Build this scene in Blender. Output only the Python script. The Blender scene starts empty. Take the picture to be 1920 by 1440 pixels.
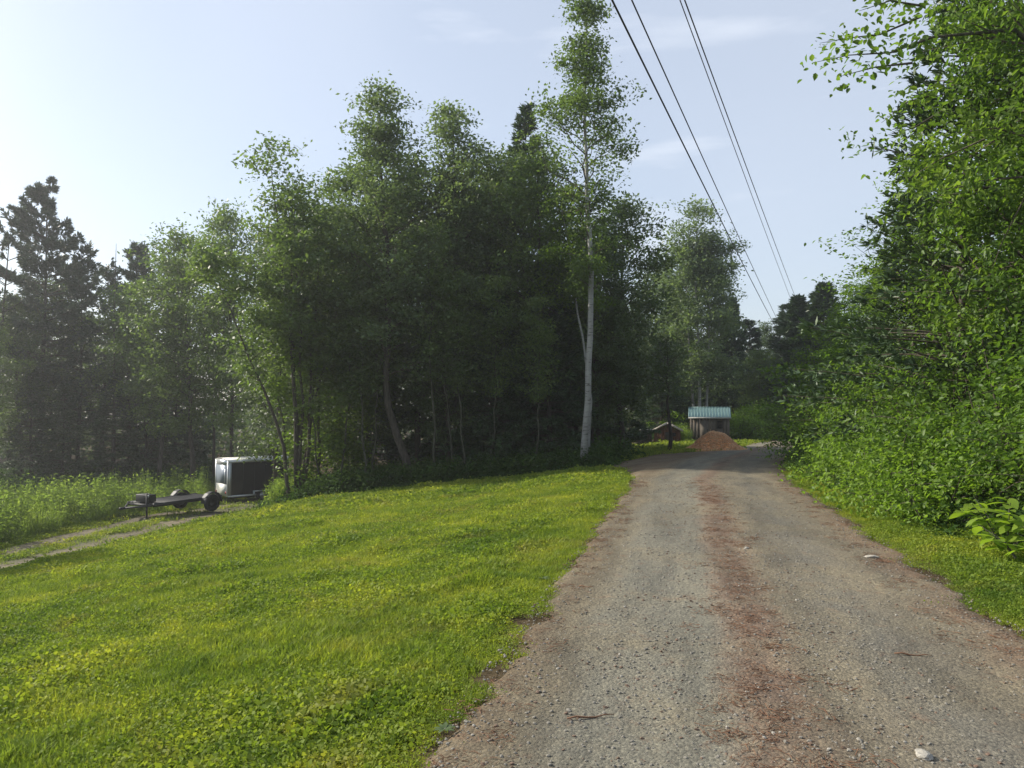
import bpy, bmesh, math, random
import numpy as np
from mathutils import Vector, Matrix, Euler
from mathutils import noise as mnoise

PI = math.pi
R = math.radians
scene = bpy.context.scene
COL = scene.collection

# ------------------------------------------------------------------ camera
F = 1440.0            # focal length in pixels of the 1920 wide photograph
EYE = 1.6
TILT = math.atan(42 / 1440)
cam_d = bpy.data.cameras.new("camera")
cam_d.sensor_width = 36
cam_d.lens = 36 * F / 1920
cam_d.clip_end = 3000
cam = bpy.data.objects.new("camera", cam_d)
COL.objects.link(cam)
cam.location = (0, 0, EYE)
cam.rotation_euler = (PI / 2 + TILT, 0, 0)
scene.camera = cam

# ------------------------------------------------------------------ light
SUN_AZ = R(-68)       # from +Y towards -X
SUN_EL = R(32)
SUN = Vector((math.sin(SUN_AZ) * math.cos(SUN_EL), math.cos(SUN_AZ) * math.cos(SUN_EL), math.sin(SUN_EL)))
sun_d = bpy.data.lights.new("sun", 'SUN')
sun_d.energy = 4.6
sun_d.angle = R(0.6)
sun_d.color = (1.0, 0.93, 0.80)
sun = bpy.data.objects.new("sun", sun_d)
COL.objects.link(sun)
sun.rotation_euler = (-SUN).to_track_quat('-Z', 'Y').to_euler()

world = bpy.data.worlds.new("World")
scene.world = world
world.use_nodes = True
wn, wl = world.node_tree.nodes, world.node_tree.links
wn.clear()
w_out = wn.new('ShaderNodeOutputWorld')
w_bg = wn.new('ShaderNodeBackground')
w_bg.inputs['Strength'].default_value = 0.105
w_sky = wn.new('ShaderNodeTexSky')
w_sky.sky_type = 'NISHITA'
w_sky.sun_disc = False
w_sky.sun_elevation = SUN_EL
w_sky.sun_rotation = SUN_AZ
w_sky.air_density = 1.0
w_sky.dust_density = 1.3
w_sky.ozone_density = 1.2
w_tc = wn.new('ShaderNodeTexCoord')
# thin high cloud: streaks of noise on the direction, flattened towards the horizon
w_map = wn.new('ShaderNodeMapping')
w_map.inputs['Rotation'].default_value = (0.15, 0.35, 2.0)
w_map.inputs['Scale'].default_value = (1.2, 2.6, 7.0)
w_n = wn.new('ShaderNodeTexNoise')
w_n.inputs['Scale'].default_value = 1.5
w_n.inputs['Detail'].default_value = 7
w_n.inputs['Roughness'].default_value = 0.55
w_n.inputs['Distortion'].default_value = 0.5
w_r = wn.new('ShaderNodeMapRange')
w_r.inputs['From Min'].default_value = 0.38
w_r.inputs['From Max'].default_value = 0.70
w_r.inputs['To Min'].default_value = 0.0
w_r.inputs['To Max'].default_value = 0.68
# second layer: soft veil
w_n2 = wn.new('ShaderNodeTexNoise')
w_n2.inputs['Scale'].default_value = 1.1
w_n2.inputs['Detail'].default_value = 3
w_r2 = wn.new('ShaderNodeMapRange')
w_r2.inputs['From Min'].default_value = 0.35
w_r2.inputs['From Max'].default_value = 0.7
w_r2.inputs['To Min'].default_value = 0.24
w_r2.inputs['To Max'].default_value = 0.50
w_mx = wn.new('ShaderNodeMath'); w_mx.operation = 'MAXIMUM'
w_mix = wn.new('ShaderNodeMix'); w_mix.data_type = 'RGBA'
CLOUD = (6.1, 6.5, 7.2, 1)
w_mix.inputs[7].default_value = CLOUD
wl.new(w_tc.outputs['Generated'], w_map.inputs['Vector'])
wl.new(w_map.outputs[0], w_n.inputs['Vector'])
wl.new(w_tc.outputs['Generated'], w_n2.inputs['Vector'])
wl.new(w_n.outputs['Fac'], w_r.inputs['Value'])
wl.new(w_n2.outputs['Fac'], w_r2.inputs['Value'])
wl.new(w_r.outputs[0], w_mx.inputs[0]); wl.new(w_r2.outputs[0], w_mx.inputs[1])
wl.new(w_mx.outputs[0], w_mix.inputs[0])
wl.new(w_sky.outputs[0], w_mix.inputs[6])
wl.new(w_mix.outputs[2], w_bg.inputs['Color'])
wl.new(w_bg.outputs[0], w_out.inputs[0])

scene.view_settings.view_transform = 'Standard'
scene.view_settings.look = 'None'
scene.view_settings.exposure = 0.6
scene.view_settings.gamma = 1
scene.view_settings.use_curve_mapping = False
scene.render.engine = 'CYCLES'
scene.cycles.max_bounces = 8
scene.cycles.diffuse_bounces = 5
scene.cycles.glossy_bounces = 2
scene.cycles.transmission_bounces = 6
scene.cycles.use_denoising = True
scene.cycles.denoising_prefilter = 'ACCURATE'

# ------------------------------------------------------------------ materials
def new_mat(name):
    m = bpy.data.materials.new(name)
    m.use_nodes = True
    nt = m.node_tree
    nt.nodes.clear()
    out = nt.nodes.new('ShaderNodeOutputMaterial')
    return m, nt.nodes, nt.links, out

def noise_node(n, l, scale, detail=4, rough=.55, vec=None, dist=0.0):
    t = n.new('ShaderNodeTexNoise')
    t.inputs['Scale'].default_value = scale
    t.inputs['Detail'].default_value = detail
    t.inputs['Roughness'].default_value = rough
    t.inputs['Distortion'].default_value = dist
    if vec is not None: l.new(vec, t.inputs['Vector'])
    return t

def ramp(n, l, fac, stops):
    r = n.new('ShaderNodeValToRGB')
    e = r.color_ramp.elements
    while len(e) < len(stops): e.new(.5)
    for k, (p, c) in enumerate(stops):
        e[k].position = p
        e[k].color = (c[0], c[1], c[2], 1) if len(c) > 2 else (c[0],) * 3 + (1,)
    l.new(fac, r.inputs[0])
    return r

def mixc(n, l, fac, a, b, mode='MIX'):
    m = n.new('ShaderNodeMix'); m.data_type = 'RGBA'; m.blend_type = mode
    for sock, v in ((0, fac), (6, a), (7, b)):
        if hasattr(v, 'is_output') or hasattr(v, 'links'): l.new(v, m.inputs[sock])
        elif isinstance(v, (int, float)): m.inputs[sock].default_value = v
        else: m.inputs[sock].default_value = (v[0], v[1], v[2], 1)
    return m.outputs[2]

def leaf_mat(name, dark, mid, light, trans=.45, tcol=None, patch=0.8, rough=.5, spec=.35):
    """Leaf: colour differs from leaf to leaf and from bough to bough; thin, so light comes through."""
    m, n, l, out = new_mat(name)
    g = n.new('ShaderNodeNewGeometry')
    nz = noise_node(n, l, patch, 3, .6, g.outputs['Position'])
    ad = n.new('ShaderNodeMath'); ad.operation = 'MULTIPLY_ADD'
    l.new(g.outputs['Random Per Island'], ad.inputs[0]); ad.inputs[1].default_value = .55
    mr = n.new('ShaderNodeMapRange'); mr.inputs[1].default_value = .3; mr.inputs[2].default_value = .7
    mr.inputs[3].default_value = -.1; mr.inputs[4].default_value = .55
    l.new(nz.outputs['Fac'], mr.inputs[0]); l.new(mr.outputs[0], ad.inputs[2])
    c = ramp(n, l, ad.outputs[0], [(0, dark), (.5, mid), (1, light)])
    p = n.new('ShaderNodeBsdfPrincipled')
    l.new(c.outputs[0], p.inputs['Base Color'])
    p.inputs['Roughness'].default_value = rough
    p.inputs['Specular IOR Level'].default_value = spec
    t = n.new('ShaderNodeBsdfTranslucent')
    tc = mixc(n, l, 1.0, c.outputs[0], tcol or (1.45, 1.5, .75), 'MULTIPLY')
    l.new(tc, t.inputs['Color'])
    mx = n.new('ShaderNodeMixShader'); mx.inputs[0].default_value = trans
    l.new(p.outputs[0], mx.inputs[1]); l.new(t.outputs[0], mx.inputs[2])
    l.new(mx.outputs[0], out.inputs[0])
    return m

def plain_mat(name, col, rough=.6, metal=0.0, var=.25, scale=4.0, bump=0.0, spec=.5):
    m, n, l, out = new_mat(name)
    tc = n.new('ShaderNodeTexCoord')
    nz = noise_node(n, l, scale, 5, .6, tc.outputs['Object'])
    lo = tuple(x * (1 - var) for x in col); hi = tuple(min(1, x * (1 + var)) for x in col)
    c = ramp(n, l, nz.outputs['Fac'], [(.3, lo), (.7, hi)])
    p = n.new('ShaderNodeBsdfPrincipled')
    l.new(c.outputs[0], p.inputs['Base Color'])
    p.inputs['Roughness'].default_value = rough
    p.inputs['Metallic'].default_value = metal
    p.inputs['Specular IOR Level'].default_value = spec
    if bump:
        b = n.new('ShaderNodeBump'); b.inputs['Strength'].default_value = bump; b.inputs['Distance'].default_value = .02
        l.new(nz.outputs['Fac'], b.inputs['Height']); l.new(b.outputs[0], p.inputs['Normal'])
    l.new(p.outputs[0], out.inputs[0])
    return m

def bark_mat(name, lo, hi, sx=9.0, sz=1.6, bump=.6):
    m, n, l, out = new_mat(name)
    tc = n.new('ShaderNodeTexCoord')
    mp = n.new('ShaderNodeMapping'); mp.inputs['Scale'].default_value = (sx, sx, sz)
    l.new(tc.outputs['Object'], mp.inputs[0])
    nz = noise_node(n, l, 2.0, 6, .65, mp.outputs[0])
    c = ramp(n, l, nz.outputs['Fac'], [(.32, lo), (.68, hi)])
    p = n.new('ShaderNodeBsdfPrincipled'); p.inputs['Roughness'].default_value = .9
    p.inputs['Specular IOR Level'].default_value = .15
    l.new(c.outputs[0], p.inputs['Base Color'])
    b = n.new('ShaderNodeBump'); b.inputs['Strength'].default_value = bump; b.inputs['Distance'].default_value = .03
    l.new(nz.outputs['Fac'], b.inputs['Height']); l.new(b.outputs[0], p.inputs['Normal'])
    l.new(p.outputs[0], out.inputs[0])
    return m

def birch_mat():
    m, n, l, out = new_mat('birch_bark')
    tc = n.new('ShaderNodeTexCoord')
    mp = n.new('ShaderNodeMapping'); mp.inputs['Scale'].default_value = (2.2, 2.2, 13)
    l.new(tc.outputs['Object'], mp.inputs[0])
    nz = noise_node(n, l, 1.6, 5, .7, mp.outputs[0])
    nb = noise_node(n, l, 1.1, 4, .6, tc.outputs['Object'])
    base = ramp(n, l, nb.outputs['Fac'], [(.3, (.20, .195, .18)), (.65, (.38, .375, .35))])
    mk = ramp(n, l, nz.outputs['Fac'], [(.55, (0, 0, 0)), (.64, (1, 1, 1))])
    c = mixc(n, l, mk.outputs[0], base.outputs[0], (.07, .06, .055))
    p = n.new('ShaderNodeBsdfPrincipled'); p.inputs['Roughness'].default_value = .75
    l.new(c, p.inputs['Base Color'])
    l.new(p.outputs[0], out.inputs[0])
    return m

M = {}
M['bark'] = bark_mat('dark_bark', (.030, .025, .020), (.11, .095, .078))
M['bark_green'] = bark_mat('mossy_bark', (.035, .036, .026), (.12, .12, .085))
M['birch'] = birch_mat()
M['twig'] = bark_mat('twig_bark', (.05, .045, .035), (.14, .12, .09))
M['maple'] = leaf_mat('maple_leaves', (.062, .104, .034), (.112, .170, .054), (.180, .245, .084))
M['aspen'] = leaf_mat('aspen_leaves', (.068, .105, .050), (.118, .170, .080), (.190, .250, .120))
M['birchleaf'] = leaf_mat('birch_leaves', (.055, .095, .028), (.098, .152, .044), (.160, .225, .066))
M['shade'] = leaf_mat('dull_leaves', (.050, .084, .032), (.085, .128, .048), (.135, .185, .072), trans=.35)
M['young'] = leaf_mat('yellow_green_leaves', (.055, .100, .018), (.095, .155, .026), (.150, .215, .036), trans=.55)
M['alder'] = leaf_mat('alder_leaves', (.054, .108, .020), (.108, .188, .030), (.180, .262, .046), trans=.5, patch=.6)
M['bright'] = leaf_mat('bright_leaves', (.10, .18, .025), (.16, .26, .036), (.22, .33, .05), trans=.5, patch=1.2)
M['pine'] = leaf_mat('pine_needles', (.045, .075, .045), (.070, .105, .060), (.10, .14, .078), trans=.15, tcol=(1.1, 1.1, .9))
M['hemlock'] = leaf_mat('hemlock_needles', (.034, .064, .028), (.055, .098, .038), (.090, .145, .052), trans=.15, tcol=(1.1, 1.1, .8))
M['weed'] = leaf_mat('weed_leaves', (.085, .14, .038), (.16, .225, .06), (.26, .32, .10), trans=.58, patch=.8, rough=.7, spec=.15)
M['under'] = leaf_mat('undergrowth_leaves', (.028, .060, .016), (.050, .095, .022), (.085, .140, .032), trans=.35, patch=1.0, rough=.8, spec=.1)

def grass_mat():
    m, n, l, out = new_mat('lawn_blades')
    g = n.new('ShaderNodeNewGeometry')
    oi = n.new('ShaderNodeObjectInfo')
    big = noise_node(n, l, .55, 4, .6, g.outputs['Position'], .3)
    mid = noise_node(n, l, 3.2, 4, .65, g.outputs['Position'])
    c1 = ramp(n, l, big.outputs['Fac'], [(.30, (.130, .205, .032)), (.50, (.225, .295, .044)), (.68, (.335, .375, .060))])
    c2 = ramp(n, l, mid.outputs['Fac'], [(.30, (.55, .66, .6)), (.55, (1, 1, 1)), (.72, (1.25, 1.12, .8))])
    c = mixc(n, l, 1.0, c1.outputs[0], c2.outputs[0], 'MULTIPLY')
    rr = ramp(n, l, g.outputs['Random Per Island'], [(0, (.65, .72, .65)), (.7, (1.05, 1.03, 1)), (.93, (1.2, 1.15, 1.1)), (1, (1.8, 1.3, 1.6))])
    c = mixc(n, l, 1.0, c, rr.outputs[0], 'MULTIPLY')
    dry = noise_node(n, l, .9, 5, .7, g.outputs['Position'], .8)
    dm = ramp(n, l, dry.outputs['Fac'], [(.54, (0, 0, 0)), (.70, (.6, .6, .6))])
    c = mixc(n, l, dm.outputs[0], c, (.30, .26, .08))
    p = n.new('ShaderNodeBsdfPrincipled'); p.inputs['Roughness'].default_value = .65
    p.inputs['Specular IOR Level'].default_value = .15
    l.new(c, p.inputs['Base Color'])
    t = n.new('ShaderNodeBsdfTranslucent')
    l.new(mixc(n, l, 1.0, c, (1.35, 1.35, .7), 'MULTIPLY'), t.inputs['Color'])
    mx = n.new('ShaderNodeMixShader'); mx.inputs[0].default_value = .45
    l.new(p.outputs[0], mx.inputs[1]); l.new(t.outputs[0], mx.inputs[2])
    l.new(mx.outputs[0], out.inputs[0])
    return m
M['grass'] = grass_mat()

def ground_mat():
    m, n, l, out = new_mat('ground_soil')
    g = n.new('ShaderNodeNewGeometry')
    a = n.new('ShaderNodeAttribute'); a.attribute_name = 'wood'
    n1 = noise_node(n, l, 1.3, 6, .65, g.outputs['Position'])
    n2 = noise_node(n, l, 22, 5, .7, g.outputs['Position'])
    gr = ramp(n, l, n1.outputs['Fac'], [(.3, (.050, .072, .016)), (.7, (.085, .105, .022))])
    so = ramp(n, l, n2.outputs['Fac'], [(.35, (.5, .5, .5)), (.65, (1.15, 1.15, 1.15))])
    c = mixc(n, l, 1.0, gr.outputs[0], so.outputs[0], 'MULTIPLY')
    fl = ramp(n, l, n2.outputs['Fac'], [(.35, (.040, .031, .018)), (.7, (.115, .086, .050))])
    c = mixc(n, l, a.outputs['Fac'], c, fl.outputs[0])
    p = n.new('ShaderNodeBsdfPrincipled'); p.inputs['Roughness'].default_value = 1.0
    p.inputs['Specular IOR Level'].default_value = .05
    l.new(c, p.inputs['Base Color'])
    b = n.new('ShaderNodeBump'); b.inputs['Strength'].default_value = .7; b.inputs['Distance'].default_value = .03
    l.new(n2.outputs['Fac'], b.inputs['Height']); l.new(b.outputs[0], p.inputs['Normal'])
    l.new(p.outputs[0], out.inputs[0])
    return m
M['ground'] = ground_mat()

def road_mat(name, track=False):
    m, n, l, out = new_mat(name)
    g = n.new('ShaderNodeNewGeometry')
    a = n.new('ShaderNodeAttribute'); a.attribute_name = 'across'
    P = g.outputs['Position']
    # wobble the wheel tracks
    wob = noise_node(n, l, .5, 4, .6, P)
    ma = n.new('ShaderNodeMath'); ma.operation = 'MULTIPLY_ADD'
    l.new(wob.outputs['Fac'], ma.inputs[0]); ma.inputs[1].default_value = .16; ma.inputs[2].default_value = -.08
    ad = n.new('ShaderNodeMath'); ad.operation = 'ADD'
    l.new(a.outputs['Fac'], ad.inputs[0]); l.new(ma.outputs[0], ad.inputs[1])
    grey = (.205, .196, .156); tan = (.205, .178, .128); red = (.205, .148, .108); edge = (.150, .112, .072)
    if track:
        c = ramp(n, l, ad.outputs[0], [(0, (.08, .09, .04)), (.2, (.20, .17, .12)), (.42, (.10, .12, .045)), (.6, (.10, .12, .045)), (.8, (.20, .17, .12)), (1, (.08, .09, .035))])
    else:
        c = ramp(n, l, ad.outputs[0], [(.0, edge), (.10, (.185, .160, .112)), (.17, grey), (.36, grey), (.43, red), (.48, red), (.55, tan), (.70, (.190, .178, .145)),
                                       (.86, tan), (.95, (.20, .145, .10)), (1, edge)])
    mps = n.new('ShaderNodeCombineXYZ'); spy = n.new('ShaderNodeSeparateXYZ'); l.new(P, spy.inputs[0])
    m5 = n.new('ShaderNodeMath'); m5.operation = 'MULTIPLY'; l.new(ad.outputs[0], m5.inputs[0]); m5.inputs[1].default_value = 9.0
    m6 = n.new('ShaderNodeMath'); m6.operation = 'MULTIPLY'; l.new(spy.outputs[1], m6.inputs[0]); m6.inputs[1].default_value = .35
    l.new(m5.outputs[0], mps.inputs[0]); l.new(m6.outputs[0], mps.inputs[1])
    n7 = noise_node(n, l, 1.0, 6, .65, mps.outputs[0], .5)
    st = ramp(n, l, n7.outputs['Fac'], [(.32, (.62, .62, .63)), (.5, (.88, .87, .86)), (.68, (1.12, 1.08, 1.02))])
    # patches of tan dust and of reddish needles
    n1 = noise_node(n, l, 1.1, 6, .65, P, .4)
    k1 = ramp(n, l, n1.outputs['Fac'], [(.46, (0, 0, 0)), (.66, (.75, .75, .75))])
    c1 = mixc(n, l, k1.outputs[0], c.outputs[0], (.235, .205, .142))
    c1 = mixc(n, l, 1.0, c1, st.outputs[0], 'MULTIPLY')
    n3 = noise_node(n, l, 5.0, 6, .75, P, .2)
    k3 = ramp(n, l, n3.outputs['Fac'], [(.56, (0, 0, 0)), (.68, (.45, .45, .45))])
    c2 = mixc(n, l, k3.outputs[0], c1, (.190, .110, .070))
    # grit: stones of several sizes by voronoi cells
    v = n.new('ShaderNodeTexVoronoi'); v.inputs['Scale'].default_value = 55; l.new(P, v.inputs['Vector'])
    sv = n.new('ShaderNodeSeparateColor'); l.new(v.outputs['Color'], sv.inputs[0])
    cell = ramp(n, l, sv.outputs[0], [(0, (.60, .60, .62)), (.3, (.85, .85, .85)), (.7, (1.0, 1.0, 1.0)), (.92, (1.1, 1.1, 1.08)), (1, (1.5, 1.5, 1.45))])
    n2 = noise_node(n, l, 130, 4, .7, P)
    fine = ramp(n, l, n2.outputs['Fac'], [(.3, (.62, .62, .62)), (.7, (1.35, 1.35, 1.35))])
    c3 = mixc(n, l, .75, c2, cell.outputs[0], 'MULTIPLY')
    c4 = mixc(n, l, 1.0, c3, fine.outputs[0], 'MULTIPLY')
    p = n.new('ShaderNodeBsdfPrincipled'); p.inputs['Roughness'].default_value = .95
    p.inputs['Specular IOR Level'].default_value = .2
    l.new(c4, p.inputs['Base Color'])
    h1 = n.new('ShaderNodeMath'); h1.operation = 'MULTIPLY_ADD'
    l.new(v.outputs['Distance'], h1.inputs[0]); h1.inputs[1].default_value = -1.0
    l.new(n2.outputs['Fac'], h1.inputs[2])
    b = n.new('ShaderNodeBump'); b.inputs['Strength'].default_value = .55; b.inputs['Distance'].default_value = .012
    l.new(h1.outputs[0], b.inputs['Height'])
    n4 = noise_node(n, l, 9, 5, .6, P)
    b2 = n.new('ShaderNodeBump'); b2.inputs['Strength'].default_value = .5; b2.inputs['Distance'].default_value = .03
    l.new(n4.outputs['Fac'], b2.inputs['Height']); l.new(b.outputs[0], b2.inputs['Normal'])
    l.new(b2.outputs[0], p.inputs['Normal'])
    l.new(p.outputs[0], out.inputs[0])
    return m
M['road'] = road_mat('gravel_road')
_=0
M['track'] = road_mat('dirt_track', True)

# ------------------------------------------------------------------ mesh helpers
def np_mesh(name, verts, quads=None, tris=None, mats=(), smooth=False):
    me = bpy.data.meshes.new(name)
    verts = np.asarray(verts, dtype=np.float32)
    loops, starts, tot = [], [], 0
    if quads is not None and len(quads):
        q = np.asarray(quads, dtype=np.int32); loops.append(q.ravel()); starts.append(np.arange(len(q)) * 4); tot = len(q) * 4
    if tris is not None and len(tris):
        t = np.asarray(tris, dtype=np.int32); loops.append(t.ravel()); starts.append(tot + np.arange(len(t)) * 3)
    loops = np.concatenate(loops).astype(np.int32); starts = np.concatenate(starts).astype(np.int32)
    me.vertices.add(len(verts)); me.vertices.foreach_set('co', verts.ravel())
    me.loops.add(len(loops)); me.loops.foreach_set('vertex_index', loops)
    me.polygons.add(len(starts)); me.polygons.foreach_set('loop_start', starts)
    for m in mats: me.materials.append(m)
    if smooth: me.polygons.foreach_set('use_smooth', np.ones(len(starts), dtype=bool))
    me.update(calc_edges=True)
    return me

def add(name, data, parent=None, loc=(0, 0, 0), rot=(0, 0, 0), **props):
    o = bpy.data.objects.new(name, data)
    COL.objects.link(o)
    if parent is not None: o.parent = parent
    o.location = loc; o.rotation_euler = rot
    for k, v in props.items():
        if v is not None: o[k] = v
    return o

class MB:
    """boxes, prisms and tubes collected into one mesh"""
    def __init__(s): s.v = []; s.q = []; s.t = []
    def box(s, lo, hi, mat=None):
        b = len(s.v)
        for z in (lo[2], hi[2]):
            for x, y in ((lo[0], lo[1]), (hi[0], lo[1]), (hi[0], hi[1]), (lo[0], hi[1])):
                p = Vector((x, y, z)); s.v.append(tuple(mat @ p if mat else p))
        for f in ((0, 3, 2, 1), (4, 5, 6, 7), (0, 1, 5, 4), (1, 2, 6, 5), (2, 3, 7, 6), (3, 0, 4, 7)):
            s.q.append([b + i for i in f])
        return s
    def tube(s, pts, rad, n=6, cap=True):
        pts = [Vector(p) for p in pts]
        if isinstance(rad, (int, float)): rad = [rad] * len(pts)
        b = len(s.v)
        up = None
        for i, p in enumerate(pts):
            d = (pts[min(i + 1, len(pts) - 1)] - pts[max(i - 1, 0)])
            if d.length < 1e-9: d = Vector((0, 0, 1))
            d.normalize()
            if up is None:
                a = Vector((1, 0, 0)) if abs(d.x) < .8 else Vector((0, 1, 0))
                up = (a - d * a.dot(d)).normalized()
            else:
                up = (up - d * up.dot(d))
                up = up.normalized() if up.length > 1e-6 else d.orthogonal().normalized()
            w = d.cross(up)
            for k in range(n):
                an = 2 * PI * k / n
                s.v.append(tuple(p + (up * math.cos(an) + w * math.sin(an)) * rad[i]))
        for i in range(len(pts) - 1):
            for k in range(n):
                k2 = (k + 1) % n
                s.q.append([b + i * n + k, b + i * n + k2, b + (i + 1) * n + k2, b + (i + 1) * n + k])
        if cap:
            for i, fl in ((0, True), (len(pts) - 1, False)):
                c = len(s.v); s.v.append(tuple(pts[i]))
                for k in range(n):
                    k2 = (k + 1) % n
                    a_, b_ = b + i * n + k, b + i * n + k2
                    s.t.append([c, b_, a_] if fl else [c, a_, b_])
        return s
    def mesh(s, name, mat, smooth=False):
        return np_mesh(name, s.v, s.q, s.t, [mat], smooth)
    def obj(s, name, mat, parent=None, smooth=False, bevel=0, **kw):
        o = add(name, s.mesh(name, mat, smooth), parent, **kw)
        if bevel:
            md = o.modifiers.new('bevel', 'BEVEL'); md.width = bevel; md.segments = 2; md.limit_method = 'ANGLE'
        return o

# ------------------------------------------------------------------ terrain
def road_slope(y): return -.014 * max(0.0, min(y, 62) - 12)
def line_left(y): return -1.15 + .226 * y
def smooth01(t): t = max(0.0, min(1.0, t)); return t * t * (3 - 2 * t)
def height(x, y):
    z = road_slope(y)
    u = (line_left(y) - x) * .975
    if u > 0:
        if u < 10: d = -.118 * u - .02 * (1 - math.exp(-u * 6))
        elif u < 15: d = -1.2 - (u - 10) * .26
        else: d = -2.5 - min(u - 15, 40) * .012
        d -= .45 * smooth01((y - 28) / 9) * smooth01((u - 12) / 4)
        z0 = road_slope(y) * (1 - smooth01((u - 4) / 12))
        z = z0 + d
    else:
        v = -u - 4.6 - max(0, y - 17) * .12
        if v > 0: z += min(v, 1.5) * .10 + max(0, min(v - 1.5, 20)) * .16
    z += .05 * mnoise.noise(Vector((x * .35, y * .35, 3.1))) * min(1, abs(u) * .5 if u > 0 else max(0, -u - 4.2))
    return z

def LX(y): return float(np.interp(y, [-6, 3.4, 17.3, 22, 26, 28.5, 31, 33, 41, 50, 56, 62], [-2.5, -.38, 2.76, 3.2, 3.1, 5, 7.1, 9.4, 12.8, 18, 25, 36]))
def RX(y): return float(np.interp(y, [-6, 17.3, 25, 33, 41, 50, 56, 62], [.96, 6.2, 8.9, 12.3, 16.0, 22, 31, 46]))
def LM(y): return float(np.interp(y, [-6, 3.4, 17.3, 25, 33, 41, 50, 56, 62], [-2.5, -.38, 2.76, 5.3, 8.9, 12.6, 18, 25, 36]))
TRK = [(2, -16.5), (14, -14.6), (20, -13.7), (26, -12.9), (34, -12.2), (40, -11.6), (44, -11.4)]
def TX(y): return float(np.interp(y, [a for a, b in TRK], [b for a, b in TRK]))

def in_road(x, y, m=0.0):
    return -5 < y < 61 and LX(y) - m < x < RX(y) + m
def in_track(x, y): return 4 < y < 42 and abs(x - TX(y)) < 1.7

def px(pxx, d):                     # world x of a column of the photograph at depth d
    return (pxx - 960) / F * d
def zat(pyy, d):                    # world z of a row of the photograph at depth d
    return EYE + (762 - pyy) / F * d

# ground sheet: fine near, coarse out to the horizon
xs = np.concatenate([[-290, -120, -75], np.arange(-60, -20, 2.0), np.arange(-20, 16, .4), np.arange(16, 60, 2.0), [67, 75, 120, 290]])
ys = np.concatenate([[-100, -30, -12], np.arange(-6, 30, .4), np.arange(30, 70, 1.0), np.arange(70, 99.8, 5.0), [105, 150, 290]])
vv, wood = [], []
for y in ys:
    for x in xs:
        cx = max(-60, min(60, x)); cy = max(-12, min(120, y))
        vv.append((x, y, height(cx, cy) - .006))
        u = line_left(y) - x
        w = smooth01((y - 23.5) / 2.5) if u > -1.5 else smooth01((x - RX(y) - 1.2) / .8)
        if u > 8.5: w = max(smooth01((y - 40) / 3), smooth01((u - 26) / 4), smooth01((y - 25) / 2) * smooth01((17 - u) / 4))
        ed_ = min(abs(LX(y) - x), abs(x - RX(y))) if -6 < y < 50 else 9
        w = max(w, smooth01((.75 - ed_) / .5)) if ed_ < .8 else w
        wood.append(w if y < 90 else 1)
nx, ny = len(xs), len(ys)
qq = [(j * nx + i, j * nx + i + 1, (j + 1) * nx + i + 1, (j + 1) * nx + i) for j in range(ny - 1) for i in range(nx - 1)]
gm = np_mesh('ground', vv, qq, None, [M['ground']], True)
at = gm.attributes.new('wood', 'FLOAT', 'POINT'); at.data.foreach_set('value', np.array(wood, dtype=np.float32))
add('ground', gm, kind='structure', label='sloping grassy ground under the lawn and the woods')

def ribbon(name, left, right, y0, y1, step, cols, mat, lift, main=None, crown=0.0, kind='structure', label=None, jag=.13):
    v, ac = [], []
    yv = np.arange(y0, y1, step)
    for y in yv:
        a, b = left(y), right(y)
        a -= jag * mnoise.noise(Vector((y * 2.3, 1.7, 0))) + jag * .8 * mnoise.noise(Vector((y * 7.1, 5.7, 0)))
        b += jag * mnoise.noise(Vector((y * 2.1, 9.7, 0))) + jag * .8 * mnoise.noise(Vector((y * 6.1, 2.7, 0)))
        m0 = main(y) if main else a
        for k in range(cols + 1):
            t = k / cols
            x = a + (b - a) * t
            tt = (x - m0) / (b - m0)
            rut = -.018 * (math.exp(-((tt - .27) / .1) ** 2) + math.exp(-((tt - .74) / .12) ** 2))
            z = height(x, y) + lift + crown * (1 - (2 * t - 1) ** 2) + rut * (crown > 0) + .006 * mnoise.noise(Vector((x * 2.5, y * 2.5, 0)))
            if k in (0, cols): z -= .03
            v.append((x, y, z)); ac.append(max(0, min(1, tt)))
    c = cols + 1
    q = [(j * c + i, j * c + i + 1, (j + 1) * c + i + 1, (j + 1) * c + i) for j in range(len(yv) - 1) for i in range(cols)]
    me = np_mesh(name, v, q, None, [mat], True)
    at = me.attributes.new('across', 'FLOAT', 'POINT'); at.data.foreach_set('value', np.array(ac, dtype=np.float32))
    return add(name, me, kind=kind, label=label)

ribbon('road', LX, RX, -5, 61, .12, 40, M['road'], .022, LM, .045, label='gravel road with a reddish strip of needles along its middle')
ribbon('track', lambda y: TX(y) - 1.5, lambda y: TX(y) + 1.5, 4, 43, .25, 12, M['track'], .02, None, .001, label='dirt track below the lawn leading to the trailers')

# ------------------------------------------------------------------ foliage generators
def rand_dirs(rng, n, up=.4):
    v = rng.normal(size=(n, 3)); v[:, 2] = np.abs(v[:, 2]) + up
    return v / np.linalg.norm(v, axis=1, keepdims=True)

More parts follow.
